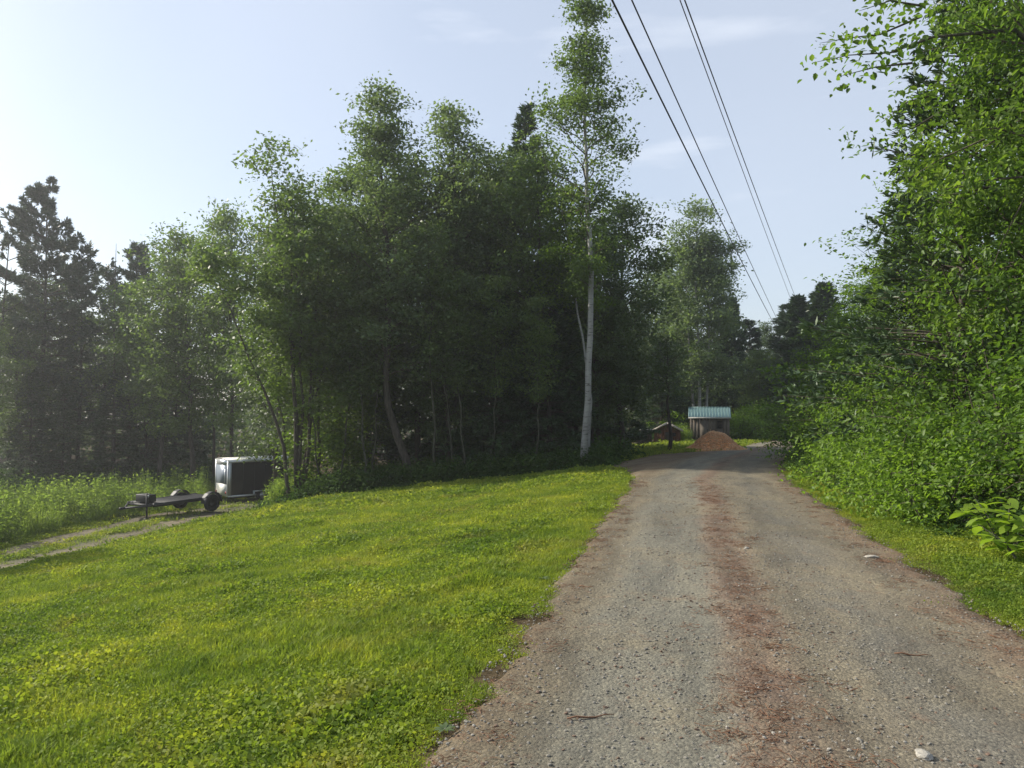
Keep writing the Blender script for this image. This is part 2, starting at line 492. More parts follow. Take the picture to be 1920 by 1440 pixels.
def leaf_cloud(rng, cen, size, up=.5, good=False, droop=.3, jit=.35, aspect=.55):
    """one leaf per centre: a pointed blade folded along its midrib"""
    n = len(cen)
    nor = rand_dirs(rng, n, up)
    a = rng.normal(size=(n, 3)); a[:, 2] -= droop
    a -= nor * np.sum(a * nor, axis=1, keepdims=True)
    a /= np.linalg.norm(a, axis=1, keepdims=True) + 1e-9
    b = np.cross(nor, a)
    s = (size * (1 + jit * rng.uniform(-1, 1, n)))[:, None]
    L = a * s; W = b * s * aspect * .5; N = nor * s
    if good:
        v = np.stack([cen, cen + L * .28 + W * .85 + N * .10, cen + L * .62 + W * .8 + N * .08, cen + L - N * .06,
                      cen + L * .62 - W * .8 + N * .08, cen + L * .28 - W * .85 + N * .10], axis=1).reshape(-1, 3)
        base = np.arange(n)[:, None] * 6
        q = np.concatenate([base + np.array([[0, 1, 2, 3]]), base + np.array([[0, 3, 4, 5]])])
        return v, q
    v = np.stack([cen, cen + L * .45 + W + N * .06, cen + L, cen + L * .45 - W + N * .06], axis=1).reshape(-1, 3)
    q = np.arange(n)[:, None] * 4 + np.array([[0, 1, 2, 3]])
    return v, q

def wob(rng, p0, p1, n, amp):
    p0 = np.array(p0, float); p1 = np.array(p1, float)
    t = np.linspace(0, 1, n)[:, None]
    p = p0 + (p1 - p0) * t
    off = np.cumsum(rng.normal(size=(n, 3)) * amp, axis=0); off -= off[0]
    off -= t * off[-1]
    return p + off

def profile(kind, t):
    """crown radius (0..1) at height t (0 bottom of crown, 1 top)"""
    if kind == 'oval': return max(.05, math.sin(PI * min(1, (t * .86 + .12))) ** .65)
    if kind == 'column': return max(.05, min(1, .55 + t * 1.2) * (1 - t ** 3) ** .8)
    if kind == 'spread': return max(.05, min(1, .5 + t) * (1 - t ** 4) ** .6)
    if kind == 'spire': return max(.06, (1 - t ** 3.0) ** .7 * (.7 + .3 * min(1, t * 2)))
    if kind == 'pine': return max(.03, (1 - t) ** .55 * min(1, .55 + t * 1.5))
    if kind == 'cone': return max(.03, (1 - t) ** .85)
    if kind == 'birch': return max(.10, .30 + .70 * math.exp(-((t - .38) / .24) ** 2) - .12 * t)
    return 1

def broadleaf(name, seed, H, cb, RAD, kind='oval', leaves=12000, lsize=.11, leaf='maple', bark='bark', trunk_r=None, limbs=26,
              path=None, clump=.45, good=False, even=.9, rise=.55, stems=None, gaps=.0, aspect=.55, droop=.3):
    """returns three meshes: trunk, limbs, crown"""
    rng = np.random.default_rng(seed)
    trunk_r = trunk_r or H * .011
    tr, br = MB(), MB()
    stem_list = []
    if stems:
        for (bx, by, tx, ty, hh) in stems:
            p = wob(rng, (bx, by, 0), (tx, ty, hh * H), 10, .06)
            bend = np.linspace(0, 1, 10) ** 1.4
            p[:, 0] = bx + (tx - bx) * bend + (p[:, 0] - (bx + (tx - bx) * np.linspace(0, 1, 10)))
            stem_list.append((p, hh))
    else:
        if path is None: p = wob(rng, (0, 0, 0), (rng.normal() * .25, rng.normal() * .25, H), 10, .07)
        else:
            pp = np.array(path, float); t = np.linspace(0, 1, 16)
            cum = np.concatenate([[0], np.cumsum(np.linalg.norm(np.diff(pp, axis=0), axis=1))]); cum /= cum[-1]
            p = np.stack([np.interp(t, cum, pp[:, k]) for k in range(3)], axis=1)
            p[1:-1, :2] += rng.normal(size=(14, 2)) * .03
        stem_list.append((p, 1.0))
    cents, wts = [], []
    for si, (p, hh) in enumerate(stem_list):
        n = len(p); r0 = trunk_r * (1 if si == 0 else .8)
        rad = [r0 * (1.28 if k == 0 else 1) * max(.06, (1 - k / (n - 1)) ** .8) for k in range(n)]
        q0 = p.copy(); q0[0, 2] -= .35
        tr.tube(q0, rad, 9)
        top = p[-1, 2]
        zz = p[:, 2]
        nl = max(8, int(limbs / len(stem_list)))
        for k in range(nl):
            t = ((k + rng.uniform(0, 1)) / nl) ** .9
            hz = (cb + (1 - cb) * t * .98) * H * hh
            if hz > top: continue
            base = np.array([np.interp(hz, zz, p[:, 0]), np.interp(hz, zz, p[:, 1]), hz])
            az = k * 2.399 + rng.uniform(-.5, .5) + si
            ln = RAD * profile(kind, t) * rng.uniform(.55, 1.12) * (1 if len(stem_list) == 1 else .75)
            el = rise * rng.uniform(.5, 1.4) + t * .35
            d = np.array([math.cos(az) * math.cos(el), math.sin(az) * math.cos(el), math.sin(el)])
            tip = base + d * ln
            bp = wob(rng, base, tip, 5, ln * .035)
            bp[:, 2] += np.linspace(0, 1, 5) ** 2 * ln * -.12
            rr = max(.010, trunk_r * .34 * (1 - t * .7) * (.4 + ln / max(RAD, .1) * .6))
            br.tube(bp, [rr, rr * .8, rr * .6, rr * .38, rr * .12], 5, False)
            if rng.uniform() < gaps: continue
            for c in (1.0, .72, .48):
                cents.append(bp[0] + (bp[-1] - bp[0]) * c + rng.normal(size=3) * .12); wts.append(1.15 if c == 1 else .85)
            for s in range(3):
                tt = rng.uniform(.3, .9)
                b0 = bp[0] + (bp[-1] - bp[0]) * tt
                d2 = d * .6 + rng.normal(size=3) * .6; d2 /= np.linalg.norm(d2)
                b1 = b0 + d2 * ln * rng.uniform(.25, .5)
                br.tube(wob(rng, b0, b1, 3, .04), [rr * .4, rr * .25, rr * .08], 4, False)
                cents.append(b1); wts.append(1.0)
                cents.append((b0 + b1) / 2); wts.append(.5)
        cents.append(p[-1] - np.array([0, 0, .1])); wts.append(.3)
        cents.append(p[-1] - np.array([0, 0, .5])); wts.append(.5)
    cents = np.array(cents); wts = np.array(wts) * (.35 + .65 * np.clip((H - np.array(cents)[:, 2]) / (.22 * H), 0, 1)) * rng.gamma(even, 1.0 / even, len(wts)); wts /= wts.sum()
    # clusters: leaves lie on little sprays round each clump centre
    idx = rng.choice(len(cents), size=leaves // 14, p=wts)
    cs = clump * rng.uniform(.6, 1.3, len(idx))[:, None]
    spray = cents[idx] + rng.normal(size=(len(idx), 3)) * cs * np.array([.85, .85, .36])
    spray = np.repeat(spray, 14, axis=0) + rng.normal(size=(len(idx) * 14, 3)) * np.array([1, 1, .5]) * lsize * 1.45
    spray = spray[spray[:, 2] > .15]
    v, q = leaf_cloud(rng, spray, lsize, .55, good, droop, aspect=aspect)
    return (tr.mesh(name + '_trunk', M[bark], True), br.mesh(name + '_limbs', M['birch' if bark == 'birch' and False else 'twig'], True),
            np_mesh(name + '_crown', v, q, None, [M[leaf]]))

def conifer(name, seed, H, cb, RAD, leaf='pine', bark='bark', step=.55, per=5, tilt=.12, sprays=26, nsize=.22, trunk_r=None, ragged=.3, kind='cone', curve=.15, lean=0.0, flat=.25):
    rng = np.random.default_rng(seed)
    trunk_r = trunk_r or H * .011
    tr, br = MB(), MB()
    p = wob(rng, (0, 0, 0), (lean, 0, H), 9, .04); p0 = p.copy(); p0[0, 2] -= .35
    tr.tube(p0, [trunk_r * (1.2 if k == 0 else 1) * max(.05, 1 - k / 8.0) for k in range(9)], 8)
    hz = cb * H; cen, dirs = [], []
    while hz < H - .1:
        t = (hz - cb * H) / (H - cb * H)
        for k in range(per + (rng.uniform() < .5)):
            az = rng.uniform(0, 2 * PI)
            ln = RAD * profile(kind, t) * rng.uniform(1 - ragged * 1.6, 1 + ragged * .35) + .12
            el = tilt + t * .55 + rng.normal() * .08
            d = np.array([math.cos(az) * math.cos(el), math.sin(az) * math.cos(el), math.sin(el)])
            b = np.array([np.interp(hz, p[:, 2], p[:, 0]), np.interp(hz, p[:, 2], p[:, 1]), hz + rng.normal() * .08])
            s = np.linspace(0, 1, 5)[:, None]
            bp = b + d * ln * s; bp[:, 2] += (s[:, 0] ** 2) * ln * curve
            br.tube(bp, [trunk_r * .22 * (1 - t * .6), trunk_r * .17, trunk_r * .12, trunk_r * .07, .004], 4, False)
            m = max(3, int(sprays * (.3 + ln / RAD)))
            ss = rng.uniform(.30, 1.02, m) ** .7
            pts = b + d * ln * ss[:, None]; pts[:, 2] += ss ** 2 * ln * curve
            side = np.array([-math.sin(az), math.cos(az), 0])
            wdt = ln * .30 * np.clip(1.15 - ss, .12, 1) * rng.uniform(-1, 1, m)
            pts += side * wdt[:, None]
            pts[:, 2] += rng.normal(size=m) * .06 - np.abs(wdt) * .12
            cen.append(pts)
            dd = np.repeat(d[None], m, 0) * .9 + side * np.sign(wdt)[:, None] * .6 + rng.normal(size=(m, 3)) * .3
            dirs.append(dd)
        hz += step * rng.uniform(.7, 1.3) * (1 - t * .35)
    cen = np.concatenate(cen); dirs = np.concatenate(dirs)
    # each spray: a few narrow needle blades
    K = 5
    c = np.repeat(cen, K, axis=0); d = np.repeat(dirs, K, axis=0) + rng.normal(size=(len(cen) * K, 3)) * .45
    d /= np.linalg.norm(d, axis=1, keepdims=True)
    nor = rng.normal(size=d.shape) * .6; nor[:, 2] += 1.0 - flat
    w = np.cross(nor, d); w /= np.linalg.norm(w, axis=1, keepdims=True) + 1e-9
    s = (nsize * rng.uniform(.7, 1.3, len(c)))[:, None]
    v = np.stack([c, c + d * s * .5 + w * s * .13, c + d * s, c + d * s * .5 - w * s * .13], axis=1).reshape(-1, 3)
    q = np.arange(len(c))[:, None] * 4 + np.array([[0, 1, 2, 3]])
    return (tr.mesh(name + '_trunk', M[bark], True), br.mesh(name + '_limbs', M['twig'], True), np_mesh(name + '_crown', v, q, None, [M[leaf]]))

def shrub(name, seed, H, RX_, RY_, leaves, lsize, leaf='alder', clump=.32, good=True, stems=9, hang=.15, aspect=.6):
    rng = np.random.default_rng(seed)
    br = MB(); cents = []
    for k in range(stems):
        az = k * 2.399; f = math.sqrt((k + .5) / stems)
        tip = np.array([math.cos(az) * RX_ * f, math.sin(az) * RY_ * f, H * (1 - .45 * f ** 2) * rng.uniform(.75, 1.0)])
        p = wob(rng, (tip[0] * .15, tip[1] * .15, -.2), tip, 6, .05)
        br.tube(p, [.032, .028, .022, .016, .010, .004], 5, False)
        for s in range(11):
            t = rng.uniform(.12, 1.0)
            c = p[0] + (p[-1] - p[0]) * t
            dd = rng.normal(size=3) * np.array([.42 * RX_, .42 * RY_, .25]) ; c2 = c + dd
            c2[2] = max(.15, c2[2])
            br.tube([c, (c + c2) / 2 + [0, 0, .05], c2], [.009, .006, .003], 3, False)
            cents += [c2, (c + c2) / 2]
        cents.append(tip)
    cents = np.array(cents)
    w_ = rng.gamma(1.0, 1.0, len(cents)); idx = rng.choice(len(cents), leaves // 8, p=w_ / w_.sum())
    sp = cents[idx] + rng.normal(size=(len(idx), 3)) * clump * np.array([1, 1, .45])
    sp = np.repeat(sp, 8, axis=0) + rng.normal(size=(len(idx) * 8, 3)) * lsize * np.array([1.6, 1.6, .7])
    sp = sp[sp[:, 2] > .03]
    v, q = leaf_cloud(rng, sp, lsize, .55, good, .4, aspect=aspect, jit=.5)
    return (br.mesh(name + '_stems', M['twig'], True), np_mesh(name + '_leaves', v, q, None, [M[leaf]]))

def plant_tree(meshes, name, x, y, label, cat='tree', group=None, sc=1.0, rot=0.0, sz=None, dz=0.0):
    root = add(name, None, loc=(x, y, height(x, y) + dz), rot=(0, 0, rot), label=label, category=cat, group=group)
    root.scale = (sc, sc, sz or sc)
    add('trunk', meshes[0], root); add('limbs', meshes[1], root, kind='stuff'); add('crown', meshes[2], root)
    return root

def plant_shrub(meshes, name, x, y, label, group=None, sc=1.0, rot=0.0, sz=None, cat='shrub'):
    root = add(name, None, loc=(x, y, height(x, y)), rot=(0, 0, rot), label=label, category=cat, group=group)
    root.scale = (sc, sc, sz or sc)
    add('stem', meshes[0], root); add('foliage', meshes[1], root)
    return root

def H_for(pxx, d, topy):
    x = px(pxx, d); return zat(topy, d) - height(x, d)

# ------------------------------------------------------------------ hero trees
# tall birch by the road
bx, by = px(1093, 25.7), 25.7
hz = height(bx, by)
hb = zat(-60, by) - hz
def bpath(pts, d, bx, bz): return [(px(a, d) - bx, 0, zat(b, d) - bz) for a, b in pts]
bp = bpath([(1093, 868), (1100, 760), (1106, 640), (1107, 480), (1100, 330), (1098, 180), (1105, 40), (1108, -70)], by, bx, hz)
bp[0] = (0, 0, 0)
ms = broadleaf('birch', 11, hb, .34, 2.7, 'birch', 14500, .125, 'birchleaf', 'birch', .125, 50, path=bp, clump=.30, rise=.75, gaps=.12)
plant_tree(ms, 'birch_tree', bx, by, 'tall white-barked birch standing beside the road, taller than everything round it')
# limb of the birch on its left: a thin pale stem of its own
x2 = px(1103, 27.2)
z2 = height(x2, 27.2)
bp2 = bpath([(1103, 862), (1106, 730), (1090, 610), (1064, 450), (1045, 330), (1040, 270)], 27.2, x2, z2); bp2[0] = (0, 0, 0)
ms = broadleaf('grey_birch', 12, 9.5, .55, 1.5, 'oval', 7500, .11, 'young', 'birch', .055, 24, path=bp2, clump=.3, rise=.6)
plant_tree(ms, 'birch_tree', x2, 27.2, 'thin pale stem leaning left just behind the tall birch, with yellow-green leaves')

# tall aspen with the leaning foot
ax, ay = px(775, 26.5), 26.5
az_ = height(ax, ay)
ap = bpath([(775, 895), (745, 810), (724, 750), (728, 560), (718, 400), (708, 250), (712, 150)], ay, ax, az_); ap[0] = (0, 0, 0)
ms = broadleaf('aspen', 21, zat(150, ay) - az_, .26, 2.2, 'spire', 20000, .14, 'aspen', 'bark', .15, 48, path=ap, clump=.32, rise=.6)
plant_tree(ms, 'aspen_tree', ax, ay, 'tall aspen whose trunk leans left at the foot before rising straight, pale leafy top')

# multi-stem tree at the left end of the clump
mx, my = px(560, 26), 26
Hm = H_for(500, 26, 262)
st = [(0, 0, -1.1, 0, .98), (-.1, .1, -.55, .3, .90), (.1, 0, -.15, -.2, .82), (.15, .2, .55, .3, .74), (-.2, 0, -3.1, .2, .66), (0, .4, 1.3, 1.2, .70)]
ms = broadleaf('maple_multi', 31, Hm, .46, 2.6, 'spread', 21000, .15, 'maple', 'bark', .085, 60, stems=st, clump=.33, rise=.7, gaps=.08)
plant_tree(ms, 'maple_tree', mx, my, 'slim maple of several stems rising together at the left end of the clump')

ms = broadleaf('maple_tall', 41, H_for(862, 29, 190), .26, 2.3, 'spire', 20000, .145, 'aspen', 'bark', .15, 52, clump=.34, rise=.65)
plant_tree(ms, 'poplar_tree', px(862, 29), 29, 'round-topped poplar between the tall aspen and the dark conifer')

ms = conifer('dark_hemlock', 51, H_for(985, 33, 200), .22, 2.9, 'hemlock', step=.42, per=6, tilt=.02, sprays=26, nsize=.28, curve=-.10, kind='cone', ragged=.35)
plant_tree(ms, 'hemlock_tree', px(985, 33), 33, 'dark conifer whose top shows left of the tall birch')

ms = broadleaf('maple_dark', 61, H_for(1160, 33, 385), .18, 2.9, 'oval', 17000, .16, 'shade', 'bark', .14, 46, clump=.4)
plant_tree(ms, 'maple_tree', px(1165, 33), 33, 'dark round maple directly right of and behind the tall birch', rot=.7)

ms = broadleaf('birch_far', 71, H_for(1310, 50, 350), .18, 4.3, 'spire', 32000, .20, 'aspen', 'birch', .13, 66, clump=.55, rise=.6, even=3.0,
               stems=[(0, 0, -.2, 0, 1.0), (.4, .3, .9, .4, .86), (-.3, .2, -.9, .3, .8)])
plant_tree(ms, 'birch_tree', px(1312, 52), 52, 'pale-stemmed birch rising behind the blue-roofed shed')

# pines at the far left
ms = conifer('pine_a', 81, H_for(80, 48, 345), .34, 4.0, 'pine', step=.85, per=6, tilt=.02, sprays=80, nsize=.30, curve=.12, ragged=.35, kind='pine', lean=.35)
pine_a = ms
plant_tree(ms, 'pine_tree', px(72, 48), 48, 'tall white pine with flat tiered boughs standing highest above the dark wood')
ms = conifer('pine_b', 82, H_for(0, 46, 400), .55, 2.6, 'pine', step=.9, per=3, tilt=.2, sprays=22, nsize=.32, curve=.12, ragged=.6, kind='column', lean=1.3)
plant_tree(ms, 'pine_tree', px(-22, 46), 46, 'sparse leaning pine cut by the left edge of the picture')
ms = conifer('pine_c', 83, H_for(255, 55, 458), .3, 2.5, 'pine', step=.6, per=5, tilt=.12, sprays=30, nsize=.36, curve=.1, ragged=.35, kind='pine')
plant_tree(ms, 'pine_tree', px(255, 55), 55, 'small pine tip right of the tallest pine, above the dark wood')

# dead snag
mb = MB(); sx = px(213, 47)
mb.tube([(0, 0, -.3), (.05, 0, 5), (-.05, .02, 10), (.02, 0, H_for(213, 47, 455))], [.12, .09, .05, .012], 6)
for hh, az, ln in ((9.5, .3, .8), (10.6, 2.8, .6), (11.3, 1.0, .5), (8.4, 3.6, .9), (12.1, 5.9, .35)):
    mb.tube([(0, 0, hh), (math.cos(az) * ln, math.sin(az) * ln, hh + ln * .4)], [.018, .005], 4, False)
s_ = mb.obj('dead_tree', M['twig'], smooth=True, loc=(sx, 47, height(sx, 47)), label='bare dead tree, a thin spike beside the small pine tip', category='tree')

# ------------------------------------------------------------------ library trees and their copies
LIB = {}
LIB['m1'] = broadleaf('lib_maple_one', 101, 12, .14, 3.1, 'oval', 16000, .17, 'shade', 'bark', .13, 46, clump=.42)
LIB['m2'] = broadleaf('lib_maple_two', 102, 12, .22, 2.9, 'oval', 16000, .165, 'maple', 'bark', .12, 42, clump=.42)
LIB['m3'] = broadleaf('lib_young', 103, 8, .10, 2.0, 'oval', 11000, .13, 'young', 'bark_green', .055, 40, clump=.32)
LIB['m4'] = broadleaf('lib_tall', 104, 12, .36, 2.6, 'spread', 12000, .165, 'maple', 'bark', .11, 40, clump=.42, gaps=.1)
LIB['h1'] = conifer('lib_hemlock', 105, 12, .10, 2.8, 'hemlock', step=.36, per=7, tilt=.0, sprays=30, nsize=.32, curve=-.12, ragged=.35)
LIB['h2'] = conifer('lib_spruce', 106, 12, .06, 2.0, 'hemlock', step=.36, per=6, tilt=-.05, sprays=20, nsize=.26, curve=-.05, ragged=.3)
LIB['p1'] = conifer('lib_pine', 107, 12, .25, 2.7, 'pine', step=.85, per=5, tilt=.08, sprays=24, nsize=.26, curve=.1, ragged=.4, kind='pine')
LH = {'m1': 12, 'm2': 12, 'm3': 8, 'm4': 12, 'h1': 12, 'h2': 12, 'p1': 12}
NM = {'m1': 'maple_tree', 'm2': 'maple_tree', 'm3': 'young_tree', 'm4': 'maple_tree', 'h1': 'hemlock_tree', 'h2': 'spruce_tree', 'p1': 'pine_tree'}

def lib(key, pxx, d, topy, label, wide=1.0, group=None, rot=None):
    x = px(pxx, d); hgt = zat(topy, d) - height(x, d)
    s = hgt / LH[key]
    rot = rot if rot is not None else (pxx * .37 + d) % 6.28
    return plant_tree(LIB[key], NM[key], x, d, label, group=group, sc=s * wide, sz=s, rot=rot)

G = 'trees of the clump behind the lawn'
lib('m3', 600, 27.0, 520, 'young yellow-green tree right beside the many-stemmed maple', 1.3, G)
lib('m3', 655, 28.2, 600, 'young yellow-green tree between the many-stemmed maple and the leaning aspen', 1.2, G)
lib('m2', 640, 31, 330, 'mid-green maple filling the gap left of the tall aspen', .9, G)
lib('m1', 785, 30, 300, 'dark maple just right of the tall aspen', .95, G)
lib('h1', 830, 31.5, 430, 'dark hemlock deep in the clump under the round-topped poplar', .9, G)
lib('m1', 925, 31, 290, 'dark maple under the dark conifer, left of the tall birch', .9, G)
lib('m2', 1000, 29.5, 300, 'light maple left of the tall birch, its top merging with the birch leaves', .95, G)
lib('h1', 1030, 28.5, 470, 'low dark hemlock left of the birch trunk', 1.2, G)
lib('h1', 935, 28, 560, 'low dark hemlock in the deepest shade of the clump', 1.2, G)
lib('m1', 1110, 31, 430, 'dark maple directly behind the birch trunk', 1.0, G)
lib('h1', 1160, 38, 540, 'dark hemlock at the right end of the clump', 1.0, G)
lib('m1', 740, 34, 360, 'dull maple far back behind the tall aspen', 1.0, G)
lib('h2', 690, 33, 470, 'narrow dark spruce behind the leaning aspen', 1.2, G)
lib('m1', 570, 33, 400, 'dull maple behind the many-stemmed maple', .9, G)
lib('m1', 520, 36, 420, 'dull maple showing through the stems of the many-stemmed maple', .9, G)
lib('m4', 880, 36, 330, 'maple far back behind the round-topped poplar', 1.0, G)
lib('h1', 1080, 36, 470, 'dark hemlock far back behind the tall birch', 1.2, G)

lib('m1', 660, 29.5, 400, 'dark broad maple just left of the aspen trunk', .9, G)
lib('m1', 960, 33.5, 330, 'dull maple below the dark conifer tip', 1.0, G)
lib('m1', 1118, 30, 470, 'dark maple at the right edge of the clump near the birch', .9, G)
lib('m1', 840, 27.8, 540, 'low dark maple in the front of the clump', 1.1, G)
for q_, (ex, ey, es, lb_) in enumerate(((-23.0, 19.5, 1.0, 'level with the end of the lawn'), (-21.5, 15.5, .9, 'nearest to the camera'))):
    plant_tree(LIB['m1'], 'maple_tree', ex, ey, 'dull maple past the left edge of the picture, ' + lb_, group='trees left of the picture', sc=es, rot=q_ * 1.1)
G = 'trees of the wood behind the trailers'
lib('m2', 440, 41, 400, 'mid-green maple with drooping light boughs above the black trailer', .8, G)
lib('m2', 365, 43, 440, 'spreading light-green maple left of the many-stemmed maple', 1.0, G)
lib('m2', 300, 45, 485, 'light-green maple, second left of the many-stemmed maple', .95, G)
lib('m4', 240, 48, 540, 'maple below the small pine tip', 1.1, G)
lib('p1', 150, 49, 455, 'dark pine at the right shoulder of the tallest pine', .9, G)
lib('p1', 195, 52, 500, 'narrow pine between the tallest pine and the small pine tip', 1.2, G)
lib('m1', 100, 50, 530, 'dull maple behind the foot of the tallest pine', 1.1, G)
lib('m1', 40, 47, 560, 'dull maple left of the foot of the tallest pine', 1.0, G)
lib('m2', -25, 44, 590, 'maple at the left edge with bright lower boughs', .9, G)
lib('p1', 130, 55, 500, 'pine half hidden behind the tallest pine', 1.1, G)
lib('h1', 330, 52, 560, 'dark conifer far behind the spreading maple', 1.0, G)
lib('m1', 20, 56, 590, 'dull maple farthest back at the left edge', 1.3, G)
lib('m1', 180, 58, 600, 'dull maple farthest back under the small pine tip', 1.4, G)
lib('h2', 275, 49, 600, 'narrow spruce under the second light-green maple', 1.4, G)
lib('m4', 405, 46, 560, 'thin-crowned maple with sky showing between its boughs', 1.0, G)
lib('h2', 60, 46, 690, 'low spruce in the shade at the left edge of the wood', 1.6, G)
lib('h2', 120, 46, 720, 'low spruce in the shade behind the tall weeds', 1.7, G)
lib('h2', 215, 47, 700, 'low spruce in the shade behind the flat trailer', 1.7, G)

G = 'trees at the end of the road'
lib('m1', 1225, 58, 500, 'dark maple just left of the pale-stemmed birch', 1.0, G)
lib('h1', 1268, 62, 520, 'dark conifer behind the left side of the pale-stemmed birch', 1.0, G)
lib('h1', 1375, 60, 560, 'dark conifer right of the blue-roofed shed', .95, G)
lib('m1', 1330, 64, 480, 'dull maple behind the pale-stemmed birch', .9, G)
lib('h2', 1405, 66, 600, 'narrow conifer in the dip where the wires meet the trees', 1.9, G)
lib('m1', 1440, 70, 608, 'dull maple under the point where the wires vanish', 1.0, G)
lib('h2', 1478, 68, 570, 'narrow conifer right of the wires', 1.9, G)
lib('h1', 1498, 54, 556, 'dark conifer, left of two tips above the hedge', 1.5, G)
lib('h1', 1548, 52, 532, 'dark conifer, right of two tips above the hedge', 1.5, G)
lib('m2', 1420, 56, 660, 'low maple behind the bright bank at the end of the road', 1.4, G)
lib('h1', 1240, 50, 640, 'low dark hemlock behind the brown hut', 1.5, G)
lib('m1', 1185, 54, 590, 'dull maple between the clump and the brown hut', 1.0, G)

LIB['t'] = broadleaf('lib_thin', 108, 10, .40, 1.3, 'spread', 4200, .14, 'maple', 'bark_green', .055, 26, clump=.34)
LH['t'] = 10; NM['t'] = 'sapling'
G = 'thin saplings along the front of the clump'
for (a_, d_, t_, lb_) in ((598, 26.2, 560, 'nearest to the many-stemmed maple'), (640, 26.6, 520, 'between the maple stems and the aspen, front'), (682, 26.0, 470, 'first left of the leaning aspen foot'),
                          (704, 27.2, 480, 'close behind the leaning aspen foot'), (822, 26.5, 430, 'first right of the leaning aspen foot'), (852, 27.0, 460, 'second right of the leaning aspen foot'),
                          (868, 26.3, 500, 'third right of the leaning aspen foot'), (925, 27.0, 520, 'in the dark middle of the clump'), (1010, 26.6, 560, 'in the dark part left of the birch'), (545, 27.5, 500, 'behind the many-stemmed maple')):
    lib('t', a_, d_, t_, 'thin greenish sapling trunk ' + lb_, 1.0, G)
# small tree standing on the grass in front of the brown hut
ms = broadleaf('small_ash', 111, 4.6, .50, 1.1, 'oval', 2600, .11, 'shade', 'bark', .085, 22, clump=.3)
plant_tree(ms, 'small_tree', px(1251, 31.5), 31.5, 'small tree with a dark trunk on the grass in front of the brown hut')

# ------------------------------------------------------------------ far wood: one mass behind everything
rng = np.random.default_rng(5)
cs = []
for k in range(420):
    pxx = rng.uniform(470, 1620); d = rng.uniform(72, 92)
    top = np.interp(pxx, [470, 600, 1200, 1400, 1500, 1620], [640, 560, 600, 655, 640, 600])
    x = px(pxx, d); zb = height(max(-60, min(60, x)), d); zt = zat(top + rng.uniform(0, 60), d)
    m = 130
    p = np.stack([rng.normal(x, 1.5, m), rng.normal(d, 1.5, m), rng.uniform(zb, zt, m)], axis=1)
    cs.append(p)
for k in range(150):
    pxx = rng.uniform(-500, 470); d = rng.uniform(66, 85)
    x = px(pxx, d); zb = height(max(-60, min(60, x)), d)
    zt = zat((720 if pxx > 300 else 640) + rng.uniform(0, 60), d); m = 120
    cs.append(np.stack([rng.normal(x, 1.6, m), rng.normal(d, 1.5, m), rng.uniform(zb, zt, m)], axis=1))
v, q = leaf_cloud(rng, np.concatenate(cs), .5, .4, False, .3, aspect=.7)
add('far_woods', np_mesh('far_woods', v, q, None, [M['shade']]), kind='stuff', label='far-off wood closing the gaps between the nearer trunks', category='woods')

# ------------------------------------------------------------------ right-hand bank
SH = {}
SH['a'] = shrub('alder_a', 201, 3.2, 1.5, 1.5, 9000, .085, 'alder')
SH['b'] = shrub('alder_b', 202, 2.4, 1.4, 1.4, 8500, .080, 'alder', clump=.26)
SH['c'] = shrub('bush_c', 203, 1.2, .95, .95, 4200, .085, 'bright', clump=.2, stems=7)
SH['d'] = shrub('bush_d', 204, 1.0, .8, .8, 3600, .075, 'under', clump=.2, stems=7)
ms_r1 = broadleaf('alder_tree_a', 211, 9.5, .14, 2.5, 'column', 19000, .095, 'alder', 'bark_green', .12, 60, clump=.36, good=True, rise=.35)
ms_r2 = broadleaf('alder_tree_b', 212, 8.0, .10, 2.1, 'oval', 16000, .090, 'alder', 'bark_green', .09, 52, clump=.34, good=True, rise=.45)
ms_r3 = conifer('bank_hemlock', 213, 9.5, .08, 3.0, 'hemlock', step=.40, per=6, tilt=.12, sprays=26, nsize=.17, curve=-.08, ragged=.3)
G = 'trees on the right bank'
def bank(ms, x, y, label, s=1.0, sz=None, rot=0.0, name='alder_tree'):
    return plant_tree(ms, name, x, y, label, group=G, sc=s, sz=sz, rot=rot)
bank(ms_r1, 8.6, 10.2, 'leafy alder nearest the camera at the right edge, reaching the top of the picture', 1.0, 1.25, .3)
bank(ms_r1, 8.5, 12.8, 'tall alder, second from the camera on the right bank', .95, 1.15, 2.1)
bank(ms_r3, 8.0, 13.6, 'dark hemlock pushing out of the alders high on the right bank', 1.0, 1.0, 1.0, 'hemlock_tree')
bank(ms_r2, 9.2, 16.4, 'alder in front of the dark hemlock branches on the right bank', 1.0, .78, 4.0)
bank(ms_r3, 9.3, 17.6, 'feathery hemlock whose tips stick out left of the alders', .9, .66, 3.0, 'hemlock_tree')
bank(ms_r2, 11.2, 20.5, 'round alder halfway along the right bank', 1.05, .72, 5.2)
bank(ms_r2, 10.4, 23.6, 'alder standing at the bend where the hedge cuts off the road', .8, .66, .9)
bank(ms_r1, 12.6, 25.5, 'alder far along the right bank where the hedge steps down', .9, .62, .9)
bank(ms_r2, 13.6, 29, 'low alder near the far end of the right bank', 1.1, .70, 2.9)
bank(ms_r1, 19, 35, 'alder at the far end of the right bank', 1.0, .72, 1.9)
bank(ms_r2, 11.5, 13.5, 'alder set back behind the front row on the right bank', 1.1, 1.35, 1.4)
bank(ms_r1, 12.5, 17.5, 'tall alder set back behind the dark hemlock', 1.1, 1.1, 5.6)
bank(ms_r2, 14.5, 22, 'alder set back halfway along the right bank', 1.2, 1.0, .5)

